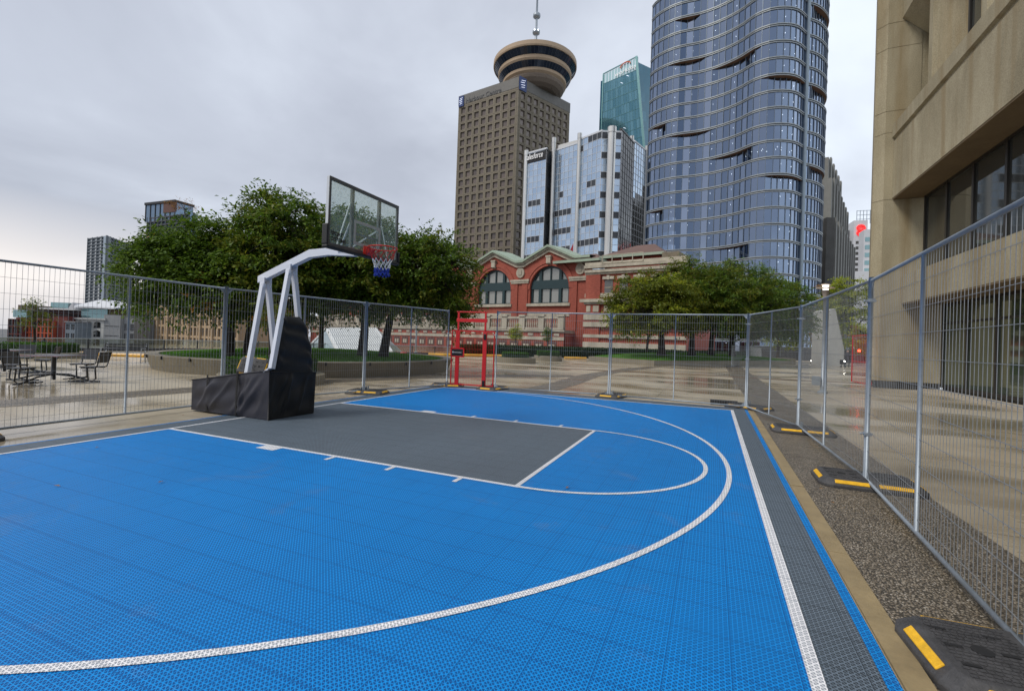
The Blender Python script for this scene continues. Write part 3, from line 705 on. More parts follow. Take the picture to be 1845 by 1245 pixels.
# kerb and railing along the edge
def offs(pts,d): return [tuple(q) for q in band(pts,0,d)[:len(pts)]]
KE=[(-28.6,2),(-27.6,12),(-26.2,18),(-21.3,24.5),(-15.6,30.3)]
k1=offs([(-28.3,5.2),(-27.6,12),(-26.2,18),(-21.3,24.5)],2.6)
def kerb(pts,name='yellow_kerb'):
    o=MB();P=[np.array([*p,.07]) for p in pts];o.tube(P,.14,10);return S(o.build('kerb_edge',YELK))
kerb([tuple(gp(x,y)[:2]) for x,y in((104,640),(150,641),(200,642),(235,643),(262,644))])
kerb([tuple(gp(x,y)[:2]) for x,y in((772,640),(800,641),(850,642),(903,643))])
kerb([tuple(gp(x,y)[:2]) for x,y in((1017,646.5),(1035,647),(1056,647.5))])
o=MB();o.prism(band(KE+[(-12.9,33.2)],.35,.12),0,.17);S(o.build('parapet_kerb',mat('dark_parapet',(.03,.03,.032),.5,0,.3,2)))
n=N('railing_glass');tr_=n.new('ShaderNodeBsdfTransparent');n.set(tr_.inputs[0],(.70,.80,.78));g_=n.new('ShaderNodeBsdfGlossy');g_.inputs['Roughness'].default_value=.05;n.set(g_.inputs[0],(.75,.85,.85));m=n.new('ShaderNodeMixShader');m.inputs[0].default_value=.42;n.t.links.new(tr_.outputs[0],m.inputs[1]);n.t.links.new(g_.outputs[0],m.inputs[2]);n.t.links.new(m.outputs[0],n.out.inputs[0]);RG=n.m
t=thing('glass_railing',(-25,15,.17),'long glass railing with slim dark posts along the plaza edge','railing')
pl=offs(KE+[(-12.9,33.2)],.3);o=MB();posts=[]
for a,b in zip(pl[:-1],pl[1:]):
    o.quad((*a,.2),(*b,.2),(*b,.72),(*a,.72));a=np.array(a);b=np.array(b);k=max(1,int(np.linalg.norm(b-a)/2.))
    posts+=[a+(b-a)*i/k for i in range(k)]
o.build('glass_panel',RG,t)
o=MB();o.tube([(*p,.745) for p in pl],.025,6);o.build('handrail',mat('rail_steel',(.35,.38,.38),.35,.6,.1,3),t)
for p in posts:
    o=MB();o.box(p[0]-.03,p[1]-.03,.1,p[0]+.03,p[1]+.03,.74);o.box(p[0]-.1,p[1]-.1,.60,p[0]+.1,p[1]+.1,.63);o.build('post',DARKM,t)
# ---------------------------------------------------------------- trees
def T(px,py,D): return at(px,py,D)
def aL(c): return 0.75 if c[0]<-14.2 else (.35 if c[0]<-13 else .02)
CG='cherry trees in the large circular planter'
def crown(px,py,D,rpx,rz,rd): k=D/F;return (T(px,py,D),(rpx*k,rd,rz*k))
def rot_crown(cr): # ellipsoid radii along view-lateral/depth swapped to world axes (YAW~113 deg): x mixes
    c,(rl,rd,rz)=cr;return (c,(math.hypot(rl*RH[0],rd*FH[0]),math.hypot(rl*RH[1],rd*FH[1]),rz))
tree('cherry_tree',T(412,646,17.6),2.3,rot_crown(crown(352,497,17.8,128,106,2.0)),'cherry tree in the circular planter with orange leaves on its outer edge',group=CG,leafm=(LEAF,LEAFO),auto=aL,nclus=390,nleaf=110,lsize=.16,spr=.9,tr=.19,seed=11,nlimb=9,low=-.75)
tree('cherry_tree',T(446,645,18.2),2.4,rot_crown(crown(484,474,18.4,122,136,2.3)),'tallest cherry tree in the circular planter, its crown behind the white hoop arm',group=CG,leafm=(LEAF,LEAFL),nclus=420,nleaf=110,lsize=.16,spr=.9,tr=.17,seed=12,nlimb=9,low=-.8)
tree('cherry_tree',T(578,634,23.5),2.2,rot_crown(crown(588,478,22,108,118,2.4)),'cherry tree standing farthest back in the circular planter',group=CG,leafm=(LEAF,LEAFL),nclus=350,nleaf=105,lsize=.165,spr=.95,tr=.13,seed=13,low=-.85)
tree('cherry_tree',T(652,645,20.2),2.4,rot_crown(crown(655,492,20.2,104,110,2.6)),'cherry tree with a straight trunk beside the leaning one, behind the net',group=CG,leafm=(LEAF,LEAFL),nclus=350,nleaf=105,lsize=.16,spr=.9,tr=.19,seed=14,low=-.8)
tree('cherry_tree',T(691,643,20.6),1.9,rot_crown(crown(760,508,20.8,106,98,2.4)),'cherry tree in the circular planter with a limb leaning toward the red gate',group=CG,leafm=(LEAF,LEAFL),nclus=360,nleaf=105,lsize=.16,spr=.9,tr=.19,seed=15,lean=(.15,.25),low=-.8)
tree('young_tree',T(482,662,14.9),1.2,rot_crown(crown(487,575,14.9,34,32,.5)),'young tree with thin trunk and light reddish leaves behind the white hoop legs',leafm=(LEAFL,LEAFR),nclus=46,nleaf=40,lsize=.09,spr=.35,tr=.03,seed=16)
tree('young_tree',T(60,632,21.8),1.1,rot_crown(crown(62,572,21.8,24,40,.6)),'slender young tree growing from a clipped hedge beyond the picnic tables',leafm=(LEAFL,LEAF),nclus=42,nleaf=34,lsize=.10,spr=.45,tr=.06,seed=17)
tree('young_tree',(p1[0],p1[1],.4),.95,rot_crown(crown(929,602,33.3,13,20,.5)),'small yellow-green tree on the planter nearest the red gate',leafm=(LEAFY,LEAFL),nclus=60,nleaf=40,lsize=.10,spr=.35,tr=.04,seed=18)
tree('young_tree',(p2[0],p2[1],.4),.8,rot_crown(crown(987,605,38,9,20,.35)),'thin dark green tree on the second small round planter',leafm=(LEAF,),nclus=44,nleaf=40,lsize=.10,spr=.32,tr=.035,seed=19)
OG='trees growing on the angular raised lawn'
tree('shade_tree',T(1192,634,38),3.0,rot_crown(crown(1186,553,38,94,76,3.4)),'shade tree on the raised lawn with yellow-tinged crown in front of the brick station wing',group=OG,leafm=(LEAFL,LEAFY),auto=lambda c:.15,nclus=480,nleaf=95,lsize=.21,spr=1.1,tr=.25,seed=31,low=-.7)
tree('shade_tree',T(1246,634,41),3.4,rot_crown(crown(1255,541,41,98,78,3.8)),'tallest shade tree on the raised lawn, crown reaching the glass tower base',group=OG,leafm=(LEAFL,LEAF),auto=lambda c:.6,nclus=560,nleaf=95,lsize=.21,spr=1.15,tr=.24,seed=32,low=-.7)
tree('shade_tree',T(1281,634,44),3.4,rot_crown(crown(1318,547,43,98,76,3.8)),'dark shade tree in the middle of the raised lawn',group=OG,leafm=(LEAF,LEAFL),auto=lambda c:.3,nclus=560,nleaf=95,lsize=.21,spr=1.15,tr=.22,seed=33,low=-.75)
tree('shade_tree',T(1319,636,46),2.9,rot_crown(crown(1380,564,46,86,64,3.4)),'shade tree on the raised lawn spreading low toward the fence corner',group=OG,leafm=(LEAF,LEAFL),auto=lambda c:.35,nclus=480,nleaf=95,lsize=.21,spr=1.15,tr=.24,seed=34,low=-.8)
tree('maple_tree',T(1165,634,46),1.6,rot_crown(crown(1162,585,45,48,30,2.4)),'low reddish maple with several thin stems at the lawn edge',leafm=(LEAFR,LEAFL),auto=lambda c:.35,nclus=130,nleaf=70,lsize=.18,spr=.8,tr=.09,seed=35,trunks=3,nlimb=6)
tree('autumn_tree',T(1402,640,56),2.2,rot_crown(crown(1412,592,56,34,40,2.4)),'yellow-green autumn tree behind the fence corner',leafm=(LEAFY,LEAFL),auto=lambda c:.45,nclus=130,nleaf=70,lsize=.2,spr=.9,tr=.14,seed=36,low=-.9)
tree('autumn_tree',T(1534,645,55),3.0,rot_crown(crown(1530,562,55,54,84,3.2)),'bright yellow-green tree between the lit lamp and the concrete building',leafm=(LEAFY,LEAFL),auto=lambda c:.3,nclus=260,nleaf=80,lsize=.22,spr=1.,tr=.18,seed=37,low=-.9)
tree('autumn_tree',T(1490,645,62),2.6,rot_crown(crown(1484,578,62,40,62,2.6)),'orange-tinged autumn tree seen behind the lit street lamp',leafm=(LEAFL,LEAFO),auto=lambda c:.5,nclus=120,nleaf=70,lsize=.22,spr=.9,tr=.14,seed=38,low=-.9)
tree('autumn_tree',T(1558,645,50),2.0,rot_crown(crown(1556,612,50,22,36,2.0)),'orange autumn tree behind the far red gate',leafm=(LEAFY,LEAFO),auto=lambda c:.5,nclus=90,nleaf=60,lsize=.2,spr=.8,tr=.12,seed=39,low=-.9)
# ---------------------------------------------------------------- picnic tables
METB=mat('powder_coated_dark',(.03,.032,.036),.38,.2,.2,6);PINK=mat('table_edge',(.55,.30,.36),.4,0,.15,6)
def seat_parts(t,c,a):
    ca,sa=math.cos(a),math.sin(a);q=lambda x,y,z:(c[0]+x*ca-y*sa,c[1]+x*sa+y*ca,z)  # x: outward from table
    o=MB();o.add([q(x,y,z) for z in(.43,.455) for x,y in((-.20,-.21),(.2,-.21),(.2,.21),(-.2,.21))],[(0,3,2,1),(4,5,6,7),(0,1,5,4),(1,2,6,5),(2,3,7,6),(3,0,4,7)]);o.build('seat',METB,t)
    o=MB();o.add([q(x,y,z) for (x,z) in((.22,.56),(.30,.86),(.325,.86),(.245,.56)) for y in(-.21,.21)],[(0,2,3,1),(2,4,5,3),(4,6,7,5),(6,0,1,7),(0,6,4,2),(1,3,5,7)]);o.build('backrest',METB,t)
    o=MB()
    for y in(-.19,.19): o.tube([q(-.18,y,.42),q(.14,y,.42),q(.22,y,.47),q(.32,y,.84)],.016,6)
    for y in(-.14,.14): o.tube([q(-.05,y,.42),q(-.02,y,.1),q(-.10,y,.04),q(-.55,y*.6,.04)],.018,6)
    o.build('seat_frame',METB,t,smooth=True)
def table(c,label,angs,rot=0):
    t=thing('picnic_table',(c[0],c[1],0),label,'picnic table','black metal tables with fixed seats')
    o=MB();s=sq(c,.46,rot);o.prism(s,.715,.74);o.build('tabletop',METB,t,bevel=.01)
    o=MB();o.prism(sq(c,.468,rot),.722,.733);o.build('table_edge',PINK,t)
    o=MB();o.tube([(c[0],c[1],.06),(c[0],c[1],.72)],.05,10);
    for a in angs: o.tube([(c[0],c[1],.22),(c[0]+.5*math.cos(a),c[1]+.5*math.sin(a),.17),(c[0]+.95*math.cos(a),c[1]+.95*math.sin(a),.04),(c[0]+1.15*math.cos(a),c[1]+1.15*math.sin(a),.04)],.024,6)
    o.build('pedestal',METB,t,smooth=True)
    for a in angs: seat_parts(t,(c[0]+.98*math.cos(a),c[1]+.98*math.sin(a)),a)
    return t
yr=YAW-PI/2
tc=at(98,640,12.9);table(tc,'black metal picnic table with pink edge and four fixed seats, nearer the fence',[yr+.12,yr+PI/2+.1,yr+PI+.12,yr-PI/2+.1],yr+.1)
tc=at(8,640,14.6);table(tc,'black metal picnic table standing behind the other one, partly out of view',[yr+.4,yr+PI/2+.4,yr+PI+.4,yr-PI/2+.4],yr+.4)
# bench
bc=at(222,640,20.5);t=thing('park_bench',(bc[0],bc[1],0),'slatted park bench with pale seat near the glass railing','bench')
BF=(np.array([bc[0],bc[1],0.]),unit(RH*.95+FH*.3),unit(FH*.95-RH*.3),ZZ)
o=MB(BF)
for i in range(4): o.box(-.8,-.22+i*.11,.42,.8,-.13+i*.11,.45)
o.build('seat',mat('pale_slats',(.42,.42,.42),.4,0,.1,5),t)
o=MB(BF)
for i in range(3): o.box(-.8,.24+i*.03,.52+i*.11,.8,.265+i*.03,.60+i*.11)
o.build('backrest',METB,t)
for x in(-.72,.72):
    o=MB(BF);o.tube([(x,-.22,0),(x,-.2,.42),(x,.22,.42),(x,.34,.85)],.02,6);o.tube([(x,.28,0),(x,.2,.42)],.02,6);o.tube([(x,-.2,.42),(x,-.18,.64),(x,.27,.64)],.016,6);o.build('leg',mat('bench_steel',(.4,.42,.44),.4,.6,.1,5) if x<0 else bpy.data.materials['bench_steel'],t)
# street lamp
lp=gp(1482,708);t=thing('street_lamp',(lp[0],lp[1],0),'tall galvanised plaza lamp with disc shade, lit white','street lamp')
o=MB();o.tube([(lp[0],lp[1],0),(lp[0],lp[1],3.52)],.068,14);o.build('pole',GALV,t,smooth=True)
o=MB();o.lathe((lp[0],lp[1],0),[(.17,0),(.17,.05),(.09,.09),(.09,.26),(.07,.28)],16);o.build('base_collar',GALV,t)
o=MB();o.lathe((lp[0],lp[1],0),[(.07,3.5),(.075,3.62),(.13,3.83),(.135,3.87)],20);o.build('lamp_holder',mat('lamp_holder',(.35,.30,.26),.4,.3,.1,9),t,smooth=True)
MB().lathe((lp[0],lp[1],0),[(.02,3.88),(.085,3.88),(.10,4.05),(.02,4.05)],20).build('lamp_glass',emit('lamp_glow',(1.,.97,.9),2.4),t)
o=MB();o.lathe((lp[0],lp[1],0),[(.135,3.93),(.31,3.95),(.31,3.965),(.135,3.985)],32);o.lathe((lp[0],lp[1],0),[(.02,4.06),(.15,4.06),(.15,4.10),(.02,4.12)],20);o.build('lamp_shade',mat('lamp_shade',(.6,.5,.42),.4,0,.1,9),t)
o=MB();o.box(lp[0]-.36,lp[1]-.12,.28,lp[0]-.09,lp[1]+.06,.62);o.build('junction_box',GALV,t,bevel=.01)
# far red gate beside the concrete tower
A=gp(1534,689);B=np.array([14.62,20.35,0.]);t=thing('red_gate',(A+B)/2,'distant red mesh gate beside the concrete building pier','gate')
U_=unit(B-A);L=np.linalg.norm(B-A);fr=(A,U_,np.array([-U_[1],U_[0],0]),ZZ);o=MB(fr)
for x in(.02,L-.02):o.box(x-.02,-.02,.05,x+.02,.02,2.45)
for z in(.07,1.1,2.42):o.box(0,-.018,z-.02,L,.018,z+.02)
o.build('gate_frame',RED,t);o=MB(fr)
for i in range(1,int(L/.07)): o.bar((i*.07,0,.07),(i*.07,0,2.42),.004,.004,(0,1,0))
o.build('wire_mesh',RED,t)
MB().ball(at(1548,632,21.8),.055).build('warning_lamp',emit('red_lamp',(1,.03,.01),9),t)
# far temporary fence line
for i,(a,b) in enumerate(((gp(1318,662),gp(1371,649)),(gp(1371,649),gp(1405,652)),(gp(1405,652),gp(1462,657)),(gp(1462,657),gp(1525,660)))):
    fence_panel(a[:2],b[:2],['distant mesh fence panel in front of the raised lawn corner','distant mesh fence panel left of the small light beyond the corner','distant mesh fence panel behind the right fence, left of the lamp','distant mesh fence panel right of the lamp, behind the walking person'][i],group='distant fence panels beyond the court',z1=1.75,sp=.15,midp=False,gus=False,mr=.003)
# ground spotlights
for px,py,l in((1360,652,'small bright uplight beside the dark bench wall'),(1462,656,'small bright uplight at the foot of the distant fence')):
    q=gp(px,py);t=thing('spotlight',(q[0],q[1],0),l,'spotlight','small uplights on the plaza');MB().lathe((q[0],q[1],0),[(.12,0),(.12,.3),(.09,.36)],12).build('lamp_body',DARKM,t);MB().ball((q[0]-.03,q[1]-.1,.38),.07).build('lamp_glass',emit('spot_glow',(1,.95,.85),9),t)
# dark wall, low planter on the right background
DW=mat('dark_wall',(.028,.03,.032),.6,0,.35,.8)
q1=gp(1352,646);q2=gp(1452,650);q3=gp(1560,655)
t=thing('boundary_wall',(q2[0],q2[1],0),'long dark boundary wall closing the plaza behind the lamp','wall')
o=MB();o.prism([tuple(q1[:2]),tuple(q2[:2]),tuple(q3[:2]),tuple((q3+FH*.5)[:2]),tuple((q2+FH*.5)[:2]),tuple((q1+FH*.5)[:2])],0,1.95)
o.build('wall_face',DW,t)
o=MB();o.tube([(*q1[:2],2.0),(*q2[:2],2.0),(*q3[:2],2.0)],.05,6);o.build('wall_rail',GALV,t)
a,b=gp(1350,655),gp(1434,656.5);t=thing('bench_wall',((a+b)/2),'low dark concrete bench wall beyond the fence corner','bench wall')
MB().prism([tuple(a[:2]),tuple(b[:2]),tuple((b+FH*2)[:2]),tuple((a+FH*2)[:2])],0,.62).build('bench_wall_body',PLANT,t,bevel=.03)
# leaning concrete fin
k=60/F;A=at(1489,630,50);B=at(1521,630,50);C_=at(1505,556,50);Dd=at(1492,560,50)
t=thing('concrete_fin',(A[0],A[1],0),'tall tapering pale concrete fin behind the lamp post','concrete fin')
o=MB();z=np.array([0,0,3.]);fp=[A-z,B-z,B,C_,Dd,A];n_=6;bk=[p+FH*2.5 for p in fp];o.add(fp+bk,[tuple(range(6)),tuple(range(6,12))[::-1]]+[(i,(i+1)%6,6+(i+1)%6,6+i) for i in range(6)]);o.build('fin_body',mat('pale_concrete',(.36,.36,.34),.7,0,.2,.6,.2,9,streak=True),t)
# ---------------------------------------------------------------- person by the far wall
pb=gp(1526,662);t=thing('person',(pb[0],pb[1],0),'distant person in dark jacket walking with a small cart by the far wall','person')
def skin(name,verts,edges,mat_,parent,sub=2):
    me=bpy.data.meshes.new(name);o0=wloc(parent);me.from_pydata([tuple(np.array(v[0])-o0) for v in verts],edges,[]);me.materials.append(mat_)
    ob=bpy.data.objects.new(name,me);COL.objects.link(ob);ob.parent=parent;md=ob.modifiers.new('s','SKIN');
    sv=me.skin_vertices[0].data if me.skin_vertices else None
    if sv is None:
        bm=__import__('bmesh').new();bm.from_mesh(me);bm.verts.layers.skin.verify();bm.to_mesh(me);bm.free();sv=me.skin_vertices[0].data
    for i,v in enumerate(verts): sv[i].radius=(v[1],v[1] if len(v)<3 else v[2])
    sv[0].use_root=True;m2=ob.modifiers.new('d','SUBSURF');m2.levels=sub;m2.render_levels=sub;return ob
def q(x,y,z): return pb+RH*x+FH*y+ZZ*z
CL=mat('dark_jacket',(.03,.022,.028),.8,0,.2,9);SK=mat('skin',(.45,.27,.19),.5,0,.05,9)
V_=[(q(0,0,.92),.13,.10),(q(0,0,1.15),.12,.09),(q(0,0,1.38),.15,.09),(q(0,0,1.48),.05),(q(0,-.01,1.58),.085),(q(0,0,1.70),.07),
(q(.09,0,.85),.085),(q(.11,-.12,.48),.06),(q(.11,-.05,.08),.042),(q(.11,-.16,.04),.035),(q(-.09,0,.85),.085),(q(-.10,.1,.48),.06),(q(-.10,.26,.12),.042),(q(-.1,.18,.05),.035),
(q(.20,0,1.38),.055),(q(.25,-.02,1.12),.045),(q(.24,-.16,.93),.032),(q(-.20,0,1.38),.055),(q(-.27,-.02,1.12),.045),(q(-.28,-.18,.95),.032)]
skin('body',V_,[(0,1),(1,2),(2,3),(3,4),(4,5),(0,6),(6,7),(7,8),(8,9),(0,10),(10,11),(11,12),(12,13),(2,14),(14,15),(15,16),(2,17),(17,18),(18,19)],CL,t)
MB().ball(q(0,-.03,1.62),.088,12,10,1.2).build('head',SK,t,smooth=True)
MB().ball(q(0,.015,1.66),.096,12,8).build('hair',DARKM,t,smooth=True)
cb=pb-RH*.55-FH*.2;t=thing('shopping_cart',(cb[0],cb[1],0),'small dark wheeled cart with a bright light beside the walking person','cart')
o=MB((cb,RH,FH,ZZ));o.box(-.2,-.2,.3,.2,.2,.75);o.build('basket',DARKM,t,bevel=.03);o=MB((cb,RH,FH,ZZ))
o.tube([(.2,0,.7),(.42,0,1.0)],.015,6);o.tube([(-.15,0,.3),(-.2,0,.08)],.02,6);o.tube([(.15,0,.3),(.2,0,.08)],.02,6);o.build('cart_frame',DARKM,t)
for x in(-.2,.2): o=MB((cb,RH,FH,ZZ));o.tube([(x,-.03,.08),(x,.03,.08)],.08,12);o.build('wheel',DARKM,t)
MB().ball(cb-FH*.22+ZZ*.62,.06).build('cart_light',bpy.data.materials['spot_glow'],t)
# red emergency box, distant lamp near gate
q_=at(727,628,27);t=thing('red_drum',(q_[0],q_[1],0),'small red round drum behind the circular planter','drum')
MB().lathe((q_[0],q_[1],0),[(.19,0),(.2,.1),(.2,.62),(.17,.66),(.02,.66)],20).build('drum_body',RED,t)
q_=gp(749,637);t=thing('street_lamp',(q_[0],q_[1],0),'distant slim lamp post standing behind the circular planter','street lamp')
o=MB();o.tube([(q_[0],q_[1],0),(q_[0],q_[1],3.3)],.07,10);o.build('pole',GALV,t);MB().lathe((q_[0],q_[1],0),[(.3,0),(.3,.06),(.1,.15)],14).build('base_collar',GALV,t)
# fallen leaves
r=np.random.default_rng(77);o=MB();LG=mat('fallen_leaf',(.22,.11,.03),.6,0,.4,9)
LPm=[(290,868),(103,875),(1022,878),(175,806),(430,705),(220,708),(1790,858),(25,700),(330,748),(1500,905),(1620,930),(1480,880)]
for i,(px,py) in enumerate(LPm):
    g_=gp(px,py,.032);a=r.uniform(0,6.28);d=np.array([math.cos(a),math.sin(a),0]);s=np.array([-d[1],d[0],0])*.4;L=.035
    o=MB();o.add([g_-d*L,g_+s*L+[0,0,.006],g_+d*L+[0,0,.004],g_-s*L+[0,0,.008]],[(0,1,2),(0,2,3)]);ob=o.build('fallen_leaf',LG)
    tag(ob,'small fallen leaf lying on the wet court or plaza','leaf','fallen leaves scattered on the ground')
# ================================================================ BUILDINGS
U1=RH*.811-FH*.5856;N1=-RH*.5856-FH*.811     # street-grid directions: along facade (right), outward
def build_windows(parent,quads,mat_,name='window',limit=100):
    """quads: list of (MB-ready) 4-point lists in world coords, largest-looking first"""
    for i,qd in enumerate(quads[:limit]):
        MB().quad(*qd).build(name,mat_,parent)
    if len(quads)>limit:
        o=MB()
        for qd in quads[limit:]: o.quad(*qd)
        w_=o.build(name,mat_,parent);w_['kind']='stuff'
def fplane(A,B): # frame on vertical plane from ground pt A to B: (u,depth inwards,z)
    A=np.array([A[0],A[1],0.]);B=np.array([B[0],B[1],0.]);L=np.linalg.norm(B-A);U=(B-A)/L;V=np.array([-U[1],U[0],0.])
    if V@(A-CAM*np.array([1,1,0]))<0: V=-V
    return (A,U,V,ZZ),L
def recessed(o,fr,L,z0,z1,nc,nr,ww,wh,dep,mu=0,off=0.,splay=.0):
    """wall with real window openings; returns pane quads in world coords"""
    o.fr=fr;cw=(L-2*mu)/nc;ch=(z1-z0)/nr;Q=[]
    if mu: o.quad((0,0,z0),(mu,0,z0),(mu,0,z1),(0,0,z1));o.quad((L-mu,0,z0),(L,0,z0),(L,0,z1),(L-mu,0,z1))
    for i in range(nc):
        for j in range(nr):
            x0=mu+i*cw;x1=x0+cw;a=z0+j*ch;b=a+ch;wx0=(x0+x1)/2-ww/2;wx1=wx0+ww;wz0=(a+b)/2-wh/2+off;wz1=wz0+wh
            O_=[(x0,a),(x1,a),(x1,b),(x0,b)];I=[(wx0,wz0),(wx1,wz0),(wx1,wz1),(wx0,wz1)];s=splay
            D=[(wx0+s,wz0+s),(wx1-s,wz0+s),(wx1-s,wz1-s),(wx0+s,wz1-s)]
            vs=[(p,0,q) for p,q in O_]+[(p,0,q) for p,q in I]+[(p,dep,q) for p,q in D]
            o.add(vs,[(0,1,5,4),(1,2,6,5),(2,3,7,6),(3,0,4,7),(4,5,9,8),(5,6,10,9),(6,7,11,10),(7,4,8,11)])
            Q.append((j,i,[o.T((p,dep,q)) for p,q in D]))
    return Q
def winmat(name,c,c2,metal=.35,rough=.12,lit=None):
    return glassmat(name,c,c2,metal,rough)
# ---------------- brown concrete tower with revolving saucer
HB=at(827,180,227);HC_=at(935,145,208);HD=at(1027,190,230)
ZT=117.8
HCM=mat('tower_concrete_brown',(.175,.15,.11),.75,0,.22,.06,.3,2,streak=True)
WBR=winmat('bronze_window',(.085,.072,.066),(.17,.135,.115),.3,.2)
t=thing('office_tower',(HC_[0],HC_[1],-8),'brown concrete office tower with square windows and saucer-shaped observation deck','tower')
o=MB();Qs=[]
frL,LL=fplane(HB,HC_);frR,LR=fplane(HC_,HD)
fh=3.88;ztop=112.6;nr=31;zb=ztop-nr*fh
QL=recessed(o,frL,LL,zb,ztop,8,nr,2.75,2.8,.6,.9,-.1,.1);QR=recessed(o,frR,LR,zb,ztop,8,nr,2.6,2.8,.6,.9,-.1,.1)
for fr_,L_ in((frL,LL),(frR,LR)):
    o.fr=fr_;o.quad((0,0,ztop),(L_,0,ztop),(L_,0,ZT),(0,0,ZT))
    for j in range(nr+1):
        for k in range(9): pass
o.fr=None;HA=HB+(HD-HC_)
g=[HB,HC_,HD,HA]
o.face([(p[0],p[1],ZT) for p in g])
for a,b in((HD,HA),(HA,HB)): o.quad((a[0],a[1],zb),(b[0],b[1],zb),(b[0],b[1],ZT),(a[0],a[1],ZT))
o.build('wall',HCM,t)
# panel joints as thin proud ribs
o=MB()
for fr_,L_ in((frL,LL),(frR,LR)):
    o.fr=fr_;cw=(L_-1.8)/8
    for j in range(0,nr+1,1): o.box(.0,-.05,zb+j*fh-.07,L_,-.0,zb+j*fh+.07)
    for i in range(9): o.box(.9+i*cw-.08,-.07,zb,.9+i*cw+.08,-.0,ztop)
o.build('panel_joint',mat('tower_joint',(.15,.128,.092),.8,0,.2,.2),t)
allq=[q for q in sorted(QL+QR,key=lambda q:-q[0])]
build_windows(t,[q[2] for q in allq],WBR)
o=MB();MB_=None
for fr_,L_ in((frL,LL),(frR,LR)): o.fr=fr_;o.box(-.12,-.12,ztop+.9,L_+.12,0,ZT+.3)
o.build('parapet',mat('tower_parapet',(.12,.115,.105),.6,0,.25,.1,streak=True),t)
SGN=mat('sign_blue',(.01,.035,.14),.4,0,.1,1);SGW=emit('sign_white',(.8,.85,.95),.9)
def sign(fr_,x,z,w,hh):
    o=MB(fr_);o.box(x,-.5,z,x+w,-.14,z+hh);s=o.build('sign',SGN,t)
    o=MB(fr_)
    for k,(a,b) in enumerate(((.25,.8),(.15,.7),(.2,.75),(.25,.7))): o.bar((x+w*a,-.53,z+hh*(.72-.17*k)),(x+w*b,-.53,z+hh*(.80-.17*k)),.04,hh*.055,(0,1,0))
    o.build('sign_lettering',SGW,s)
sign(frL,.3,ZT-5.2,3.,5.);sign(frR,.1,ZT-5.4,4.2,6.)
text('Harbour Centre',3.1,mat('dim_lettering',(.085,.085,.09),.6,0,.1,1),t,frL[0]+frL[1]*4.5-frL[2]*.2+ZZ*(ZT-4.1),frL[1],ZZ,.1)
# saucer
pc=sd((964-922.5)/F*225+1.2,225.);pc=at(964,120,225);ax=(pc[0],pc[1],0)
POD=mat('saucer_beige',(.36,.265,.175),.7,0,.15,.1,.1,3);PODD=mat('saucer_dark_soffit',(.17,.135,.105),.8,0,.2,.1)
BAND=glassmat('saucer_glass',(.012,.02,.04),(.02,.035,.06),.35,.12)
def ring(name,pr,m,n=72): o=MB();o.lathe(ax,pr,n);return o.build(name,m,t)
ring('saucer_roof',[(19.7,130.8),(19.9,131.4),(19.8,133.2),(15,134.4),(4,136.6),(.05,136.9)],POD)
ring('upper_glass_band',[(17.4,128.5),(19.3,130.79)],BAND)
ring('middle_ring',[(17.0,126.1),(17.5,126.9),(17.5,128.2),(17.2,128.49)],POD)
ring('lower_glass_band',[(15.2,123.9),(17.0,126.09)],BAND)
ring('lower_ring',[(14.2,121.9),(15.1,122.7),(15.2,123.89)],POD)
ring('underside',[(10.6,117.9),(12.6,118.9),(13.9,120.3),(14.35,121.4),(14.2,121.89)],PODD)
o=MB()
for k in range(16):
    a=2*PI*k/16;d=np.array([math.cos(a),math.sin(a),0]);p=np.array(ax);o.bar(p+d*11.0+ZZ*118.0,p+d*14.0+ZZ*120.4,.25,.25)
o.build('soffit_rib',PODD,t)
for (z0,z1,R0,R1) in((128.5,130.79,17.45,19.35),(123.9,126.09,15.25,17.05)):
    o=MB()
    for k in range(72):
        a=2*PI*k/72;d=np.array([math.cos(a),math.sin(a),0]);p=np.array(ax);o.bar(p+d*(R0+.04)+ZZ*z0,p+d*(R1+.04)+ZZ*z1,.12,.12)
    o.build('glazing_bar',mat('dark_bar',(.05,.06,.08),.5,.2,.1,2),t)
o=MB();o.tube([(*ax[:2],136.5),(*ax[:2],151),(*ax[:2],175)],[.75,.55,.4],10);o.build('mast',GALV,t,smooth=True)
for z in(149.3,157.2): MB().lathe((*ax[:2],z),[(.5,-1.5),(1.7,-.8),(1.8,-.2),(1.75,.6),(1.2,1.1),(.5,1.3)],20).build('mast_ball',GALV,t,smooth=True)
for k in(-.8,.8): MB().ball((ax[0]+RH[0]*k-FH[0]*1.5,ax[1]+RH[1]*k-FH[1]*1.5,149.4),.45).build('mast_light',SGW,t)
# ---------------- glass office with round steel columns
GW=glassmat('silver_blue_glass',(.42,.54,.68),(.56,.66,.76),.85,.08);GD=glassmat('dark_pane',(.03,.035,.045),(.05,.055,.06),.2,.15);GK=glassmat('black_glass',(.02,.022,.024),(.05,.055,.055),.25,.08,.25)
MUL=mat('mullion_white',(.55,.57,.6),.45,.2,.05,1);STC=mat('steel_column',(.62,.61,.58),.3,.7,.2,.4,streak=True)
S0=at(948,400,152);t=thing('office_building',(S0[0],S0[1],-8),'mid-rise mirrored glass office block with round steel columns and white rooftop sign','building')
s0=4.55;D0=152
def SP(px,D): p=at(px,262,D);return np.array([p[0],p[1],0.])
def zof(px,py,D): return float(at(px,py,D)[2])
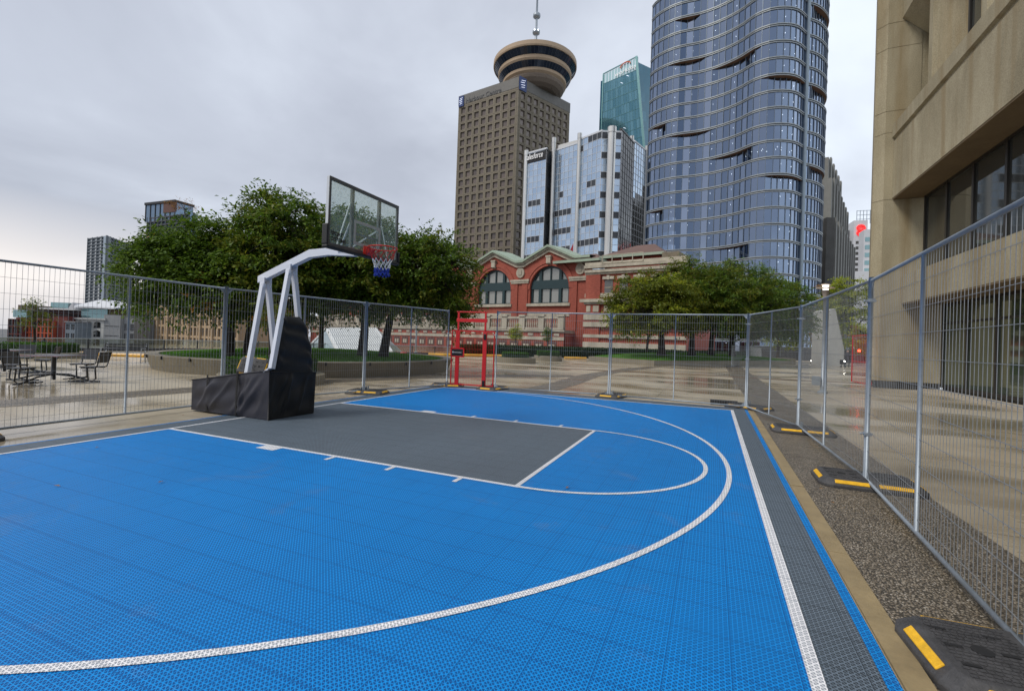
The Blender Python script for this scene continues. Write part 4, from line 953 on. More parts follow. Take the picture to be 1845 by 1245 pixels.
# facade corner stations: px, depth
st=[(948,152.),(985,147.),(996,150.),(1041,143.),(1044,143.),(1084,136.5),(1119,136.5),(1143,146.),(1168,154.)]
P_=[SP(a,b) for a,b in st]
MULD=mat('mullion_black',(.03,.032,.035),.4,.2,.05,1)
def facet(A,B,z1,nc,fh_,rowpat,name,gm=GW,dark=GD,z0=-6,mull=.10):
    fr_,L=fplane(A,B);o=MB(fr_);nr_=int((z1-z0)/fh_)
    cw=L/nc
    for j in range(nr_):
        b=z1-j*fh_;a=b-fh_
        for i in range(nc):
            o.mi=1 if rowpat(j,i) else 0
            o.quad((i*cw,0,a),((i+1)*cw,0,a),((i+1)*cw,0,b),(i*cw,0,b))
    o.mi=2
    for i in range(nc+1): o.box(i*cw-mull/2,-.09,z0,i*cw+mull/2,-.01,z1)
    for j in range(nr_+1): o.box(0,-.07,z1-j*fh_-mull/2,L,-.005,z1-j*fh_+mull/2)
    o.box(-.1,-.15,z1,L+.1,.6,z1+.5)
    return o.build(name,[gm,dark,MULD if gm is GK else MUL],t)
def pat(rows): return lambda j,i: (j in rows and i in rows[j])
zA=zof(950,277,152);zB=zof(1040,262,143)
ph=1.92
facet(P_[0],P_[1],zof(966,274,149.5),5,ph,pat({8:(1,2,3),11:(0,1,2,3,4),14:(1,2,3),17:(0,1,2,4),20:(1,2,3),23:(0,1,2,3,4),26:(0,),25:(4,)}),'glass_facade')
facet(P_[1],P_[2],zof(990,271,147),1,ph*2,lambda j,i:j%2==0,'glass_facade',gm=GK,dark=GD)
facet(P_[2],P_[3],zof(1018,266,146),6,ph,pat({7:(2,),10:(1,2,3,4),13:(1,2,3,4),16:(3,4),19:(0,1,2,3,4),22:(1,2,3,4)}),'glass_facade')
z3=zof(1064,246,140)
facet(P_[4],P_[5],z3,5,ph,pat({0:(2,3,4),1:(0,),7:(2,3),10:(0,1,2,3),13:(1,2,3),16:(0,1,2,3,4),19:(1,2,3),22:(0,1,2,3,4),25:(0,4)}),'glass_facade')
facet(P_[5],P_[6],zof(1101,239,136.5),2,ph*1.0,lambda j,i:(j%3==0 and j<20),'glass_facade')
facet(P_[6],P_[7],zof(1131,247,141),6,ph,lambda j,i:(i*7+j*3)%4==0,'glass_facade',gm=GK,mull=.05)
facet(P_[7],P_[8],zof(1155,266,150),6,ph,lambda j,i:j>8-i*.3 or (j>5 and i>3),'glass_facade',dark=GK,gm=GW)
for a,b,z in((P_[8],P_[8]+FH*30,52),(P_[0],P_[0]+FH*25,58)): MB().quad((*a[:2],-6),(*b[:2],-6),(*b[:2],z),(*a[:2],z)).build('side_wall',GK,t)
o=MB();o.face([(p[0],p[1],zA) for p in P_]+[(P_[8]+FH*30)[i] if i<2 else zA for i in range(3)][:0]);
rz=zof(1018,268,146);o=MB();rp=P_+[P_[8]+FH*30,P_[0]+FH*25];o.face([(p[0],p[1],zof(966,276,149.5)-.5) for p in rp]);o.build('roof',mat('flat_roof_grey',(.25,.25,.25),.8),t)
for px,D,y in((949,151.6,272),(998,148.5,249),(1044,142.5,241),(1102,133.5,230),(1138,150,246),(1166,153,264)):
    c=SP(px,D);z=zof(px,y,D);w_=1.15 if px>1090 and px<1110 else .62
    MB().lathe((c[0],c[1],0),[(w_,-6),(w_,z-1.6),(w_*1.1,z-1.6),(w_*1.1,z),(.1,z)],18).build('column',STC,t,smooth=False)
q1,q2=SP(1006,160),SP(1088,151);fr_,L=fplane(q1,q2);o=MB(fr_);m=14;zc=[zof(1006,262,160)+(zof(1088,241,151)-zof(1006,262,160))*math.sin(PI/2*i/m)**.8 for i in range(m+1)]
for i in range(m): o.add([(L*i/m,0,zc[i]-1.3),(L*(i+1)/m,0,zc[i+1]-1.3),(L*(i+1)/m,0,zc[i+1]),(L*i/m,0,zc[i]),(L*i/m,9,zc[i]-1.3),(L*(i+1)/m,9,zc[i+1]-1.3),(L*(i+1)/m,9,zc[i+1]),(L*i/m,9,zc[i])],[(0,1,2,3),(3,2,6,7),(0,4,5,1)])
o.build('roof_canopy',mat('roof_canopy',(.45,.45,.44),.5,.2,.1,.2),t)
text('salesforce',2.1,mat('white_sign_face',(.9,.9,.9),.4,0,.02,1),t,P_[0]+unit(P_[1]-P_[0])*.35+N1*.5+ZZ*(zof(966,274,149.5)-2.3),unit(P_[1]-P_[0])*.8,ZZ*1.25,.12,name='sign_lettering',bold=.0,shear=.12)
o=MB(fplane(P_[0],P_[1])[0]);o.box(.2,-.3,zof(966,274,149.5)-3.1,fplane(P_[0],P_[1])[1]-.1,-.16,zof(966,274,149.5)-.3);o.build('sign_shadow',DARKM,t)  # dark sheet added as painted shadow behind the letters, no real backing board
# ---------------- teal tower with slanted edge
TG=glassmat('teal_glass',(.075,.20,.26),(.14,.30,.37),.6,.07,.05);TGD=glassmat('teal_glass_dark',(.02,.10,.15),(.03,.13,.19),.5,.07,.05);TGL=glassmat('pale_glass',(.4,.6,.62),(.5,.7,.7),.6,.1)
A=at(1087,140,250);B=at(1147,106,241);t=thing('office_tower',(A[0],A[1],-8),'teal glass tower with slanted corner edge and white rooftop lettering','tower')
fr_,L=fplane(A,B);zt0=zof(1085,134,250);zt1=zof(1147,103,241);LX=L
def zr(x): return zt0+(zt1-zt0)*x/LX
o=MB(fr_);fhh=5.1;nc=14;slx=lambda z:(LX+ (zt1-z)*.115)
for j in range(30):
    b=zof(1085,152,250)-j*fhh;a=b-fhh
    if a<-8:break
    for i in range(nc):
        xa0,xa1=slx(a)*i/nc,slx(a)*(i+1)/nc;xb0,xb1=slx(b)*i/nc,slx(b)*(i+1)/nc
        sl=.36
        o.mi=1 if (i*5+j*3)%11==0 and False else 0
        o.quad((xa0,0,a+xa0*sl*.45),(xa1,0,a+xa1*sl*.45),(xb1,0,b+xb1*sl*.45),(xb0,0,b+xb0*sl*.45))
o.build('glass_facade',[TG,TGL],t)
zb0=zof(1085,152,250)
o=MB(fr_)
for i in range(12):
    x0,x1=slx(zb0)*i/12,slx(zb0)*(i+1)/12
    o.quad((x0,0,zb0+x0*.162),(x1-.3,0,zb0+x1*.162),(x1-.3,0,zr(x1)-.6),(x0,0,zr(x0)-.6))
o.build('crown_glass',TGL,t)
o=MB(fr_)
for j in range(30):
    z=zb0-j*fhh
    if z<-5:break
    o.bar((0,-.06,z),(slx(z),-.06,z+slx(z)*.162),.12,.22)
for i in range(nc+1): o.bar((slx(zb0)*i/nc,-.08,zb0),(slx(0)*i/nc,-.08,0),.10,.10,(0,1,0))
o.bar((0,-.1,zr(0)),(LX,-.1,zr(LX)),.4,.5);o.build('mullion',mat('teal_mullion',(.05,.16,.18),.4,.3,.1,1),t)
o=MB(fr_);o.bar((LX,-.3,zt1),(slx(-6),-.3,-6),1.1,1.1,(0,1,0));o.bar((0,-.2,-6),(0,-.2,zr(0)),.5,.5,(0,1,0));o.build('edge_fin',mat('teal_fin',(.12,.26,.27),.4,.3,.1,.5),t)
C_=at(1215,300,262);zc=zof(1178,98,252)
o=MB();b0=o;pA=np.array(MB(fr_).T((LX,.2,0)));zt1_=zof(1149,112,241)
n_=8
def RP(u,z): 
    bx=np.array(MB(fr_).T((slx(z),.2,0)));q=bx*(1-u)+np.array([C_[0],C_[1],0])*u;return (q[0],q[1],z)
for j in range(22):
    za,zb_=zt1_-j*fhh,zt1_-(j+1)*fhh
    for i in range(n_): o.quad(RP(i/n_,zb_+i/n_*3),RP((i+1)/n_,zb_+(i+1)/n_*3),RP((i+1)/n_,za+(i+1)/n_*3),RP(i/n_,za+i/n_*3))
o.build('side_glass',TGD,t)
MB(fr_).box(-1.6,.6,-8,-.1,12,zof(1081,148,252)).build('side_wing',TGD,t)
o=MB(fr_)
WG=bpy.data.materials['white_sign_face']
text('workday',3.1,WG,t,np.array(MB(fr_).T((LX*.37,-.5,zr(LX*.37)-5.2))),unit(fr_[1]*1.0+ZZ*.21),ZZ,.15,name='sign_lettering',bold=.0,space=1.08)
o=MB(fr_);pts=[(LX*.68+2.7*math.cos(a),-.6,zr(LX*.62)-2.0+2.0*math.sin(a)+.6*math.cos(a)) for a in np.linspace(PI*.95,PI*.08,14)]
o.tube(pts,.28,5);o.build('sign_arc',mat('orange_sign',(.75,.12,.03),.4,0,.05,1),t)
o=MB(fr_)
for x,z in((LX*.12,64),(LX*.22,67),(LX*.45,70),(LX*.68,74),(LX*.55,98),(LX*.72,101)): o.bar((x,-.15,zof(1085,152,250)-fhh*7+(z-64)),(x+1.2,-.15,zof(1085,152,250)-fhh*7+(z-64)-.7),.1,.25,(0,1,0))
o.build('ceiling_light',SGW,t)
# ---------------- undulating glass tower
t=thing('office_tower',(20.7,107.6,-8),'tall undulating blue glass tower with curved pale floor edges and stepped slots','tower')
plan=[(-5.5,124),(-8.6,120.2),(-9.2,118.3),(-7.82,116.37),(-4.84,114.6),(-1.67,113.77),(3.35,113.73),(7.7,112.54),(11.46,110.44),(14.39,107.78),(17.5,106.81),(20.71,107.63),(23.01,109.37),(24.93,112.47)]
pl2=[(25.2,113.0),(26.4,113.9),(28.2,116.0),(29.9,119.2),(30.7,122.7),(30.3,127.5),(28.,133)]
def spline(P,ds):
    P=[np.array(p,float) for p in P];out=[]
    E_=[2*P[0]-P[1]]+P+[2*P[-1]-P[-2]]
    for i in range(1,len(E_)-2):
        for s in range(24):
            u=s/24;a,b,c,d=E_[i-1:i+3];out.append(.5*((2*b)+(-a+c)*u+(2*a-5*b+4*c-d)*u*u+(-a+3*b-3*c+d)*u**3))
    out.append(P[-1]);o=np.array(out);l=np.concatenate([[0],np.cumsum(np.linalg.norm(np.diff(o,axis=0),axis=1))]);n=max(2,int(round(l[-1]/ds)))
    s=np.linspace(0,l[-1],n+1);return np.stack([np.interp(s,l,o[:,0]),np.interp(s,l,o[:,1])],1)
PA=spline(plan,1.48);PB=spline(pl2,1.3)
def normals(P):
    T_=np.gradient(P,axis=0);T_/=np.linalg.norm(T_,axis=1,keepdims=True);Nn=np.stack([T_[:,1],-T_[:,0]],1)
    return Nn
NA,NB=normals(PA),normals(PB)
WG1=glassmat('tower_glass_blue',(.16,.20,.36),(.40,.45,.62),.72,.05,.06)
nwg=N('tower_glass_clear')
c=nwg.mix(nwg.ramp(nwg.isl(),[(0.,0.),(.12,.25),(.9,.7),(1.,1.)]),(.17,.24,.36),(.48,.56,.71));g1=nwg.new('ShaderNodeBsdfGlossy');g1.inputs['Roughness'].default_value=.04;nwg.set(g1.inputs[0],c)
t1=nwg.new('ShaderNodeBsdfTransparent');nwg.set(t1.inputs[0],(.35,.42,.55));mx=nwg.new('ShaderNodeMixShader');mx.inputs[0].default_value=.68
nwg.t.links.new(t1.outputs[0],mx.inputs[1]);nwg.t.links.new(g1.outputs[0],mx.inputs[2]);nwg.t.links.new(mx.outputs[0],nwg.out.inputs[0]);GC=nwg.m
EDG=mat('floor_edge_pale',(.29,.32,.34),.45,.35,.12,.5);EDD=mat('floor_edge_shadow_gap',(.03,.035,.045),.5);MU2=mat('tower_mullion',(.13,.16,.20),.4,.5,.1,1);WOOD=mat('wood_soffit',(.24,.12,.06),.6,0,.25,.6);CORE=mat('tower_core',(.03,.035,.05),.9,0,.3,.4);CEIL=mat('office_ceiling',(.10,.11,.13),.9)
def pxof(p,z=40):
    d=np.array([p[0],p[1],z])-CAM;zz_=d@_f;return PPX+F*(d@_r)/zz_
pxA=np.array([pxof(p) for p in PA]);pxB=np.array([pxof(p) for p in PB])
slots={0:[(1198,1266)],1:[(1276,1360)],3:[(1368,1454),(1457,1490)],4:[(1168,1196)],5:[(1198,1280)],7:[(1276,1356)],9:[(1372,1454)],8:[(1457,1490)],10:[(1168,1194)],13:[(1276,1352)],-3:[(1210,1250)],-2:[(1457,1490)]}
FHT=3.56;Z0=71.2
for k in range(-5,21):
    zt=Z0-k*FHT;zb=zt-FHT
    for P,Nn,px in((PA,NA,pxA),(PB,NB,pxB)):
        oe=MB();og=MB();om=MB();os_=MB();oc=MB();has=False
        n=len(P);off=np.zeros(n)
        for (a,b) in slots.get(k,[]):
            m_=(px>a)&(px<b)
            if P is PB and a<1400: continue
            off[m_]=.95*np.sin(PI*(px[m_]-a)/(b-a))
        G=P-Nn*(.24+off[:,None]);E_=P;I=P-Nn*9.
        zg=zt-.62
        for i in range(n-1):
            a,b=E_[i],E_[i+1]
            oe.mi=0
            oe.quad((*a,zt-.20),(*b,zt-.20),(*b,zt),(*a,zt));oe.quad((*(a-Nn[i]*.05),zt-.54),(*(b-Nn[i+1]*.05),zt-.54),(*(b-Nn[i+1]*.05),zt-.38),(*(a-Nn[i]*.05),zt-.38))
            oe.mi=1;oe.quad((*(a-Nn[i]*.12),zt-.38),(*(b-Nn[i+1]*.12),zt-.38),(*(b-Nn[i+1]*.12),zt-.20),(*(a-Nn[i]*.12),zt-.20))
            oe.mi=0
            oe.quad((*a,zt),(*b,zt),(*I[i+1],zt),(*I[i],zt))
            if off[i]+off[i+1]>.2: os_.quad((*(a-Nn[i]*.05),zt-.54),(*G[i],zt-.56),(*G[i+1],zt-.56),(*(b-Nn[i+1]*.05),zt-.54));has=True
            else: oe.quad((*(a-Nn[i]*.05),zt-.54),(*G[i],zt-.54),(*G[i+1],zt-.54),(*(b-Nn[i+1]*.05),zt-.54))
            og.quad((*G[i],zb),(*G[i+1],zb),(*G[i+1],zt-.54),(*G[i],zt-.54))
            oc.mi=0;oc.quad((*G[i],zt-.7),(*G[i+1],zt-.7),(*I[i+1],zt-.7),(*I[i],zt-.7))
            oc.mi=1;oc.quad((*I[i],zb),(*I[i+1],zb),(*I[i+1],zt-.7),(*I[i],zt-.7))
        for i in range(n):
            g_=G[i]+Nn[i]*.05;om.bar((*g_,zb+.01),(*g_,zt-.55),.11 if P is PA else .16,.20,(*Nn[i],0))
        oe.build('floor_edge',[EDG,EDD],t);gb=og.build('glass_band',GC,t);om.build('mullion',MU2,gb);oc.build('office_floor',[CEIL,CORE],t)
        if has: os_.build('soffit',WOOD,t)
# seam fin between the two volumes
MB().tube([(25.05,112.7,-8),(25.05,112.7,Z0+6*FHT)],.45,10).build('corner_fin',mat('fin_steel',(.22,.27,.31),.4,.5,.1,1),t)
# ceiling lamps glowing inside
LM=emit('office_lamp',(1.,.95,.85),7);rr=random.Random(5)
o=MB();i2=0
for k in range(-4,20):
    zt=Z0-k*FHT
    for j,i in enumerate(range(4,len(PA)-1,3)):
        if rr.random()<.12: continue
        p=PA[i]-NA[i]*1.9+np.array([.0,.0]);o.ball((p[0],p[1],zt-.95),.075,6,4)
    for i in range(3,len(PB)-2,5):
        if rr.random()<.5: p=PB[i]-NB[i]*1.6;o.ball((p[0],p[1],zt-.95),.07,6,4)
for _ in range(9):
    i=len(PA)-rr.randrange(5,13);f_=rr.random();p=PA[i]*f_+PA[i+1]*(1-f_)-NA[i]*rr.uniform(.8,1.8);o.ball((p[0],p[1],Z0-7*FHT-rr.uniform(1.0,2.4)),.075,6,4)
w_=o.build('office_lamp',LM,t);w_['kind']='stuff'
# ---------------- red brick station
O_=sd(5.6,75.);t=thing('brick_station',(O_[0],O_[1],-8),'long red brick railway station with arched windows, green copper gables and stone balustrade','building')
fr=(O_,U1,-N1,ZZ)      # local: u along facade, depth into building, z
def brick():
    n=N('red_brick');p=n.pos();f=n.noise(n.mapn(p,(1,1,.3)),.25,6,.65);f2=n.noise(p,3.,4,.7)
    c=n.ramp(n.math('ADD',n.math('MULTIPLY',f,.6),n.math('MULTIPLY',f2,.4)),[(.35,(.24,.048,.028)),(.55,(.355,.08,.048)),(.7,(.42,.115,.075))])
    b=n.new('ShaderNodeTexBrick');x=n.new('ShaderNodeSeparateXYZ');n.set(x.inputs[0],p);cb=n.new('ShaderNodeCombineXYZ');n.set(cb.inputs[0],n.math('ADD',x.outputs[0],x.outputs[1]));n.set(cb.inputs[1],x.outputs[2]);n.set(b.inputs['Vector'],cb.outputs[0]);b.inputs['Scale'].default_value=2.
    b.inputs['Color1'].default_value=(1,1,1,1);b.inputs['Color2'].default_value=(.82,.82,.82,1);b.inputs['Mortar'].default_value=(.6,.6,.6,1);c=n.mix(1.,c,b.outputs[0],'MULTIPLY')
    return n.done(c,.75)
BR=brick();STN=mat('weathered_stone',(.39,.35,.275),.75,0,.42,.9,.3,8,streak=True);COP=mat('green_copper',(.28,.345,.265),.6,0,.2,.6);DKG=mat('dark_green_frame',(.012,.035,.04),.4,0,.1,2);ROOF=mat('brown_roof',(.13,.075,.06),.8,0,.25,.4)
SW=glassmat('station_glass',(.22,.225,.21),(.36,.365,.34),.5,.14,.05);BAY=11.1
def gz(u): # gable line height of wall top
    f=(u/BAY)-round(u/BAY);a=abs(f)*2   # 0 peak .. 1 valley
    a=min(a,.9) if a<.86 else .88
    return 16.1-2.2*a/.88
UL,UR=-5.5*BAY,.56*BAY
def arch_pts(uc,R,zs,z0,n=20):
    return [(uc-R,z0),(uc-R,zs)]+[(uc-R*math.cos(PI*i/n),zs+R*math.sin(PI*i/n)) for i in range(1,n)]+[(uc+R,zs),(uc+R,z0)]
RW,ZS,ZW0=3.62,9.95,7.6
def wallstrip(o,uc):
    a,b=uc-BAY/2,uc+BAY/2;n=20;L=[];
    # columns between window arch and gable
    us=[uc-RW*math.cos(PI*i/n) for i in range(n+1)];zs=[ZS+RW*math.sin(PI*i/n) for i in range(n+1)]
    for i in range(n): o.quad((us[i],0,zs[i]),(us[i+1],0,zs[i+1]),(us[i+1],0,gz(us[i+1])),(us[i],0,gz(us[i])))
    for x0,x1 in((a,uc-RW),(uc+RW,b)):
        m=(x0+x1)/2
        for p,q in((x0,m),(m,x1)): o.quad((p,0,ZW0),(q,0,ZW0),(q,0,gz(q-1e-4)),(p,0,gz(p+1e-4)))
    o.quad((a,0,3.2),(b,0,3.2),(b,0,ZW0),(a,0,ZW0))
    # reveals
    pts=arch_pts(uc,RW,ZS,ZW0)
    for p,q in zip(pts[:-1],pts[1:]): o.quad((p[0],0,p[1]),(q[0],0,q[1]),(q[0],.9,q[1]),(p[0],.9,p[1]))
    o.quad((uc-RW,0,ZW0),(uc+RW,0,ZW0),(uc+RW,.9,ZW0),(uc-RW,.9,ZW0))
o=MB(fr)
for k in range(-5,1): wallstrip(o,k*BAY)
o.quad((.5*BAY,0,3.2),(UR+1.3,0,3.2),(UR+1.3,0,12.9),(.5*BAY,0,12.9))
o.quad((UL,-.35,-8),(UR+1.3,-.35,-8),(UR+1.3,-.35,3.2),(UL,-.35,3.2));o.quad((UL,0,-8),(UL,22,-8),(UL,22,13),(UL,0,13))
# shallow pilasters
for k in range(-5,1):
    for s in(-1,1):
        x=(k+.5*s)*BAY-s*1.0;o.box(x-.55,-.18,3.2,x+.55,-.0,11.0)
o.build('wall',BR,t)
# brick arch hoods
for k in range(-5,1):
    o=MB(fr);uc=k*BAY;n=28
    for (r0,r1,dp) in((RW+.02,RW+.45,-.10),(RW+.45,RW+.95,-.2)):
        for i in range(n):
            a0,a1=PI*i/n,PI*(i+1)/n
            P4=[(uc-r*math.cos(a),dp,ZS+r*math.sin(a)) for r,a in((r0,a0),(r0,a1),(r1,a1),(r1,a0))];B4=[(x,0,z) for x,_,z in P4]
            o.add(P4+B4,[(0,1,2,3),(0,4,5,1),(3,2,6,7)])
    o.build('arch_hood',BR,t)
# copper gable and stone cornice
o1=MB(fr);o2=MB(fr)
us=np.linspace(UL,UR+1.2,220)
for a,b in zip(us[:-1],us[1:]):
    za,zb=gz(a),gz(b)
    if a>.5*BAY: za=zb=gz(.5*BAY)
    elif b>.5*BAY: zb=gz(.5*BAY)
    def seg(o,d0,h0,h1):
        o.add([(a,d0,za+h0),(b,d0,zb+h0),(b,d0,zb+h1),(a,d0,za+h1),(a,.3,za+h0),(b,.3,zb+h0),(b,.3,zb+h1),(a,.3,za+h1)],[(0,1,2,3),(0,4,5,1),(3,2,6,7)])
    seg(o2,-.35,-.30,.02);seg(o2,-.55,.16,.42);seg(o1,-.85,.42,.78);o1.add([(a,-.85,za+.78),(b,-.85,zb+.78),(b,3.,zb+1.1),(a,3.,za+1.1)],[(0,1,2,3)])
    o1.add([(a,3,za+1.1),(b,3,zb+1.1),(b,5,zb+1.15),(a,5,za+1.15)],[(0,1,2,3)])
    o2.add([(a,-.3,za+.02),(b,-.3,zb+.02),(b,-.3,zb+.16),(a,-.3,za+.16)],[(0,1,2,3)])
o1.build('roof',COP,t);o2.build('cornice',STN,t)
for k in range(-5,1):
    uc=k*BAY;w=thing('x',(0,0,0),None,None) if False else None
    # arched window: frame with panes
    o=MB(fr);n=20;pts=arch_pts(uc,RW,ZS,ZW0)
    pc_=[(uc,.62,ZS-.2)]
    o.add([(uc,.6,ZS-.3)]+[(p,.6,z) for p,z in pts],[(0,i+1,i+2) for i in range(len(pts)-1)]+[(0,len(pts),1)])
    wf=None
    f=MB(fr)
    for x in(-1.85,1.85): f.box(uc+x-.24,.3,ZW0,uc+x+.24,.62,ZS+math.sqrt(RW**2-1.85**2))
    f.box(uc-.1,.42,ZW0,uc+.1,.61,ZS+RW)
    f.box(uc-RW,.28,9.95,uc+RW,.63,11.35)
    for x in(-RW+.16,RW-.16): f.box(uc+x-.16,.4,ZW0,uc+x+.16,.62,ZS+.3)
    f.box(uc-RW,.4,ZW0,uc+RW,.62,ZW0+.2)
    for i in range(n):
        a0,a1=PI*i/n,PI*(i+1)/n;f.add([(uc-r*math.cos(a),.4,ZS+r*math.sin(a)) for r,a in((RW,a0),(RW,a1),(RW-.3,a1),(RW-.3,a0))],[(0,1,2,3)])
        f.add([(uc-(RW-.3)*math.cos(a0),.4,ZS+(RW-.3)*math.sin(a0)),(uc-(RW-.3)*math.cos(a1),.4,ZS+(RW-.3)*math.sin(a1)),(uc-(RW-.3)*math.cos(a1),.62,ZS+(RW-.3)*math.sin(a1)),(uc-(RW-.3)*math.cos(a0),.62,ZS+(RW-.3)*math.sin(a0))],[(0,1,2,3)])
    wf=f.build('arched_window',DKG,t);o.build('pane',SW,wf)
    s=MB(fr);s.box(uc-RW-.4,-.35,7.15,uc+RW+.4,0.,7.6);s.build('window_sill',STN,t)
    s=MB(fr);s.box(uc-RW-.3,-.12,5.55,uc+RW+.3,.0,6.05);s.build('stone_band',STN,t)
    s=MB(fr);s.prof([(-.55,13.95),(-.55,15.0),(0,15.0),(0,13.75)],uc-.38,uc+.38);s.box(uc-.48,-.62,14.9,uc+.48,0,15.15);s.build('keystone',STN,t)
    for sx_ in((-1,1) if k==0 else (1,)):
        x=uc+sx_*BAY/2
        if k==0 and sx_==-1: continue
        s=MB((fr[0]+fr[1]*x+fr[3]*12.75,fr[1],fr[2],fr[3]));vs=[];
        m=24;s.add([(0,-.22,0)]+[(.78*math.cos(2*PI*i/m),-.22,.86*math.sin(2*PI*i/m)) for i in range(m)]+[(.78*math.cos(2*PI*i/m),0,.86*math.sin(2*PI*i/m)) for i in range(m)],[(0,1+i,1+(i+1)%m) for i in range(m)]+[(1+i,1+(i+1)%m,1+m+(i+1)%m,1+m+i) for i in range(m)])
        s.box(-.3,-.3,-.4,.3,-.2,.4);s.build('roundel',STN,t)
        s=MB(fr);s.box(x-1.75,-.3,10.95,x+1.75,-.19,11.25);s.box(x-1.85,-.38,11.25,x+1.85,-.0,11.6);s.build('impost_band',STN,t)
        # downpipe lines
# balustrade terrace
o=MB(fr);TU0,TU1=UL,5.05
o.box(TU0,-3.6,2.85,TU1,-.35,3.3);o.box(TU0,-3.9,3.05,TU1+.2,-3.6,3.25);o.build('terrace_ledge',STN,t)
o=MB(fr);o.box(TU0,-3.62,-8,TU1,-3.2,2.85);o.box(TU1-.2,-3.6,-8,TU1,0,2.85);o.build('basement_wall',BR,t)
o=MB(fr);o.box(TU0,-3.75,4.95,TU1,-3.35,5.3);o.box(TU0,-3.72,3.3,TU1,-3.38,3.6);o.build('balustrade_rail',STN,t)
pitch=3.45;x=TU1-.5;i=0;BST=MB(fr)
while x>TU0:
    w_=.95 if i%1==0 else .6
    s=MB(fr);s.box(x-.5,-3.85,3.3,x+.5,-3.25,4.97);s.box(x-.58,-3.92,5.28,x+.58,-3.2,5.55);s.build('balustrade_pier',STN,t)
    for j in range(6):
        xx=x-.75-j*.36-.1
        if xx<=TU0: continue
        s=MB(fr) if i<11 else BST;s.lathe((xx,-3.55,3.6),[(.10,0),(.13,.3),(.15,.45),(.08,1.0),(.12,1.36)],6)
        if i<11: s.build('baluster',STN,t)
    x-=pitch;i+=1
BST.build('baluster',STN,t)['kind']='stuff'
o=MB(fr);o.box(TU0,-3.72,1.75,TU1+.1,-3.62,2.25)
x=TU1-1.2;j=0
while x>TU0: o.box(x-.45,-3.74,2.4,x+.45,-3.62,2.75);x-=2.3;j+=1
o.build('stone_band',STN,t)
x=TU1-2.0;wins=[]
while x>-38:
    s=MB(fr);s.box(x-.85,-3.66,.2,x+.85,-3.615,1.55);s.build('basement_window',mat('dark_opening',(.10,.045,.035),.6,0,.3,2) if 'dark_opening' not in bpy.data.materials else bpy.data.materials['dark_opening'],t);
    for dx in(-.3,.3): s=MB(fr);s.box(x+dx-.2,-3.70,.4,x+dx+.2,-3.665,1.1);s.build('window_frame',STN,t)
    x-=2.3
# right wing
WU0=UR+1.25;WU1=WU0+14.5;o=MB(fr);o.box(WU0,-1.6,-8,WU1,14,12.0);o.box(WU0+.0,-1.9,-8,WU0+2.3,0,11.5)
wing=o.build('wing_wall',BR,t)
def wb(z0,z1,d,name='cornice',u0=WU0-.15,u1=WU1): MB(fr).box(u0,-1.6-d,z0,u1,-1.55,z1).build(name,STN,t)
wb(11.45,11.75,.3);wb(11.75,12.15,.55);wb(12.35,12.75,.75);wb(12.75,13.2,.45,'parapet');wb(8.15,8.75,.2,'stone_band');wb(7.45,7.9,.75,'cornice',WU0-.7);wb(7.15,7.45,.45,'stone_band');wb(4.9,5.8,.42,'stone_band');wb(3.9,4.6,.5,'stone_band')
wb(2.35,2.8,.36,'stone_band');wb(.8,1.7,.38,'stone_band')
for x0,x1 in((WU0+.25,WU0+.9),(WU0+1.3,WU0+2.2),(WU0+2.9,WU0+6)): MB(fr).box(x0,-1.98,6.05,x1,-1.905,6.95).build('stone_panel',STN,t) if x1<WU0+2.4 else MB(fr).box(x0,-1.72,6.05,x1,-1.6,6.95).build('stone_panel',STN,t)
DW2=glassmat('wing_glass',(.10,.10,.10),(.16,.16,.15),.4,.15)
for x in(WU0+3.5,WU0+5.75,WU0+8.1,WU0+10.5,WU0+12.8):
    s=MB(fr);s.box(x-.62,-1.66,8.6,x+.62,-1.61,10.6);wn=s.build('window',DW2,t);s=MB(fr);s.box(x-.62,-1.72,9.5,x+.62,-1.66,9.58);s.build('window_bar',STN,wn)
    s=MB(fr);s.prof([(-1.95,10.7),(-1.95,11.1),(-1.6,11.1),(-1.6,10.7)],x-.85,x+.85);s.box(x-.18,-2.02,10.65,x+.18,-1.6,11.25);s.build('window_lintel',STN,t)
# roof balcony railing, hip roofs
s=MB(fr)
for z in(12.95,14.1): s.bar((WU0+2.6,-2.1,z),(WU0+8.6,-2.1,z),.09,.09)
for k in range(5): s.bar((WU0+2.6+k*1.5,-2.1,12.9),(WU0+2.6+k*1.5,-2.1,14.1),.09,.09,(0,1,0))
s.build('balcony_rail',STN,t)
def hip(u0,u1,d0,d1,z,zp,name='hip_roof',ridge=.35):
    s=MB(fr);m=(d0+d1)/2;r0=u0+(u1-u0)*ridge;r1=u1-(u1-u0)*ridge
    s.add([(u0,d0,z),(u1,d0,z),(u1,d1,z),(u0,d1,z),(r0,m,zp),(r1,m,zp)],[(0,1,5,4),(1,2,5),(2,3,4,5),(3,0,4)]);s.build(name,ROOF,t)
    s=MB(fr);s.box(u0-.2,d0-.2,z-.35,u1+.2,d0+.1,z+.02);s.box(u0-.2,d0,z-.35,u0,d1,z+.02);s.box(u1,d0,z-.35,u1+.2,d1,z+.02);s.build('eave',COP,t)
MB(fr).box(WU0+1,2.2,12,WU0+9.4,14,14.3).build('wing_wall',BR,t)
hip(WU0+.2,WU0+10.,1.6,14.6,14.7,17.3);hip(WU0-6,WU0+1.5,-1.,8,14.0,15.6)
MB(fr).box(WU1-3.4,-1.9,13.2,WU1-1.2,1,13.9).build('parapet_block',mat('grimy_stone',(.17,.14,.10),.85,0,.5,1.5,.3,8),t)
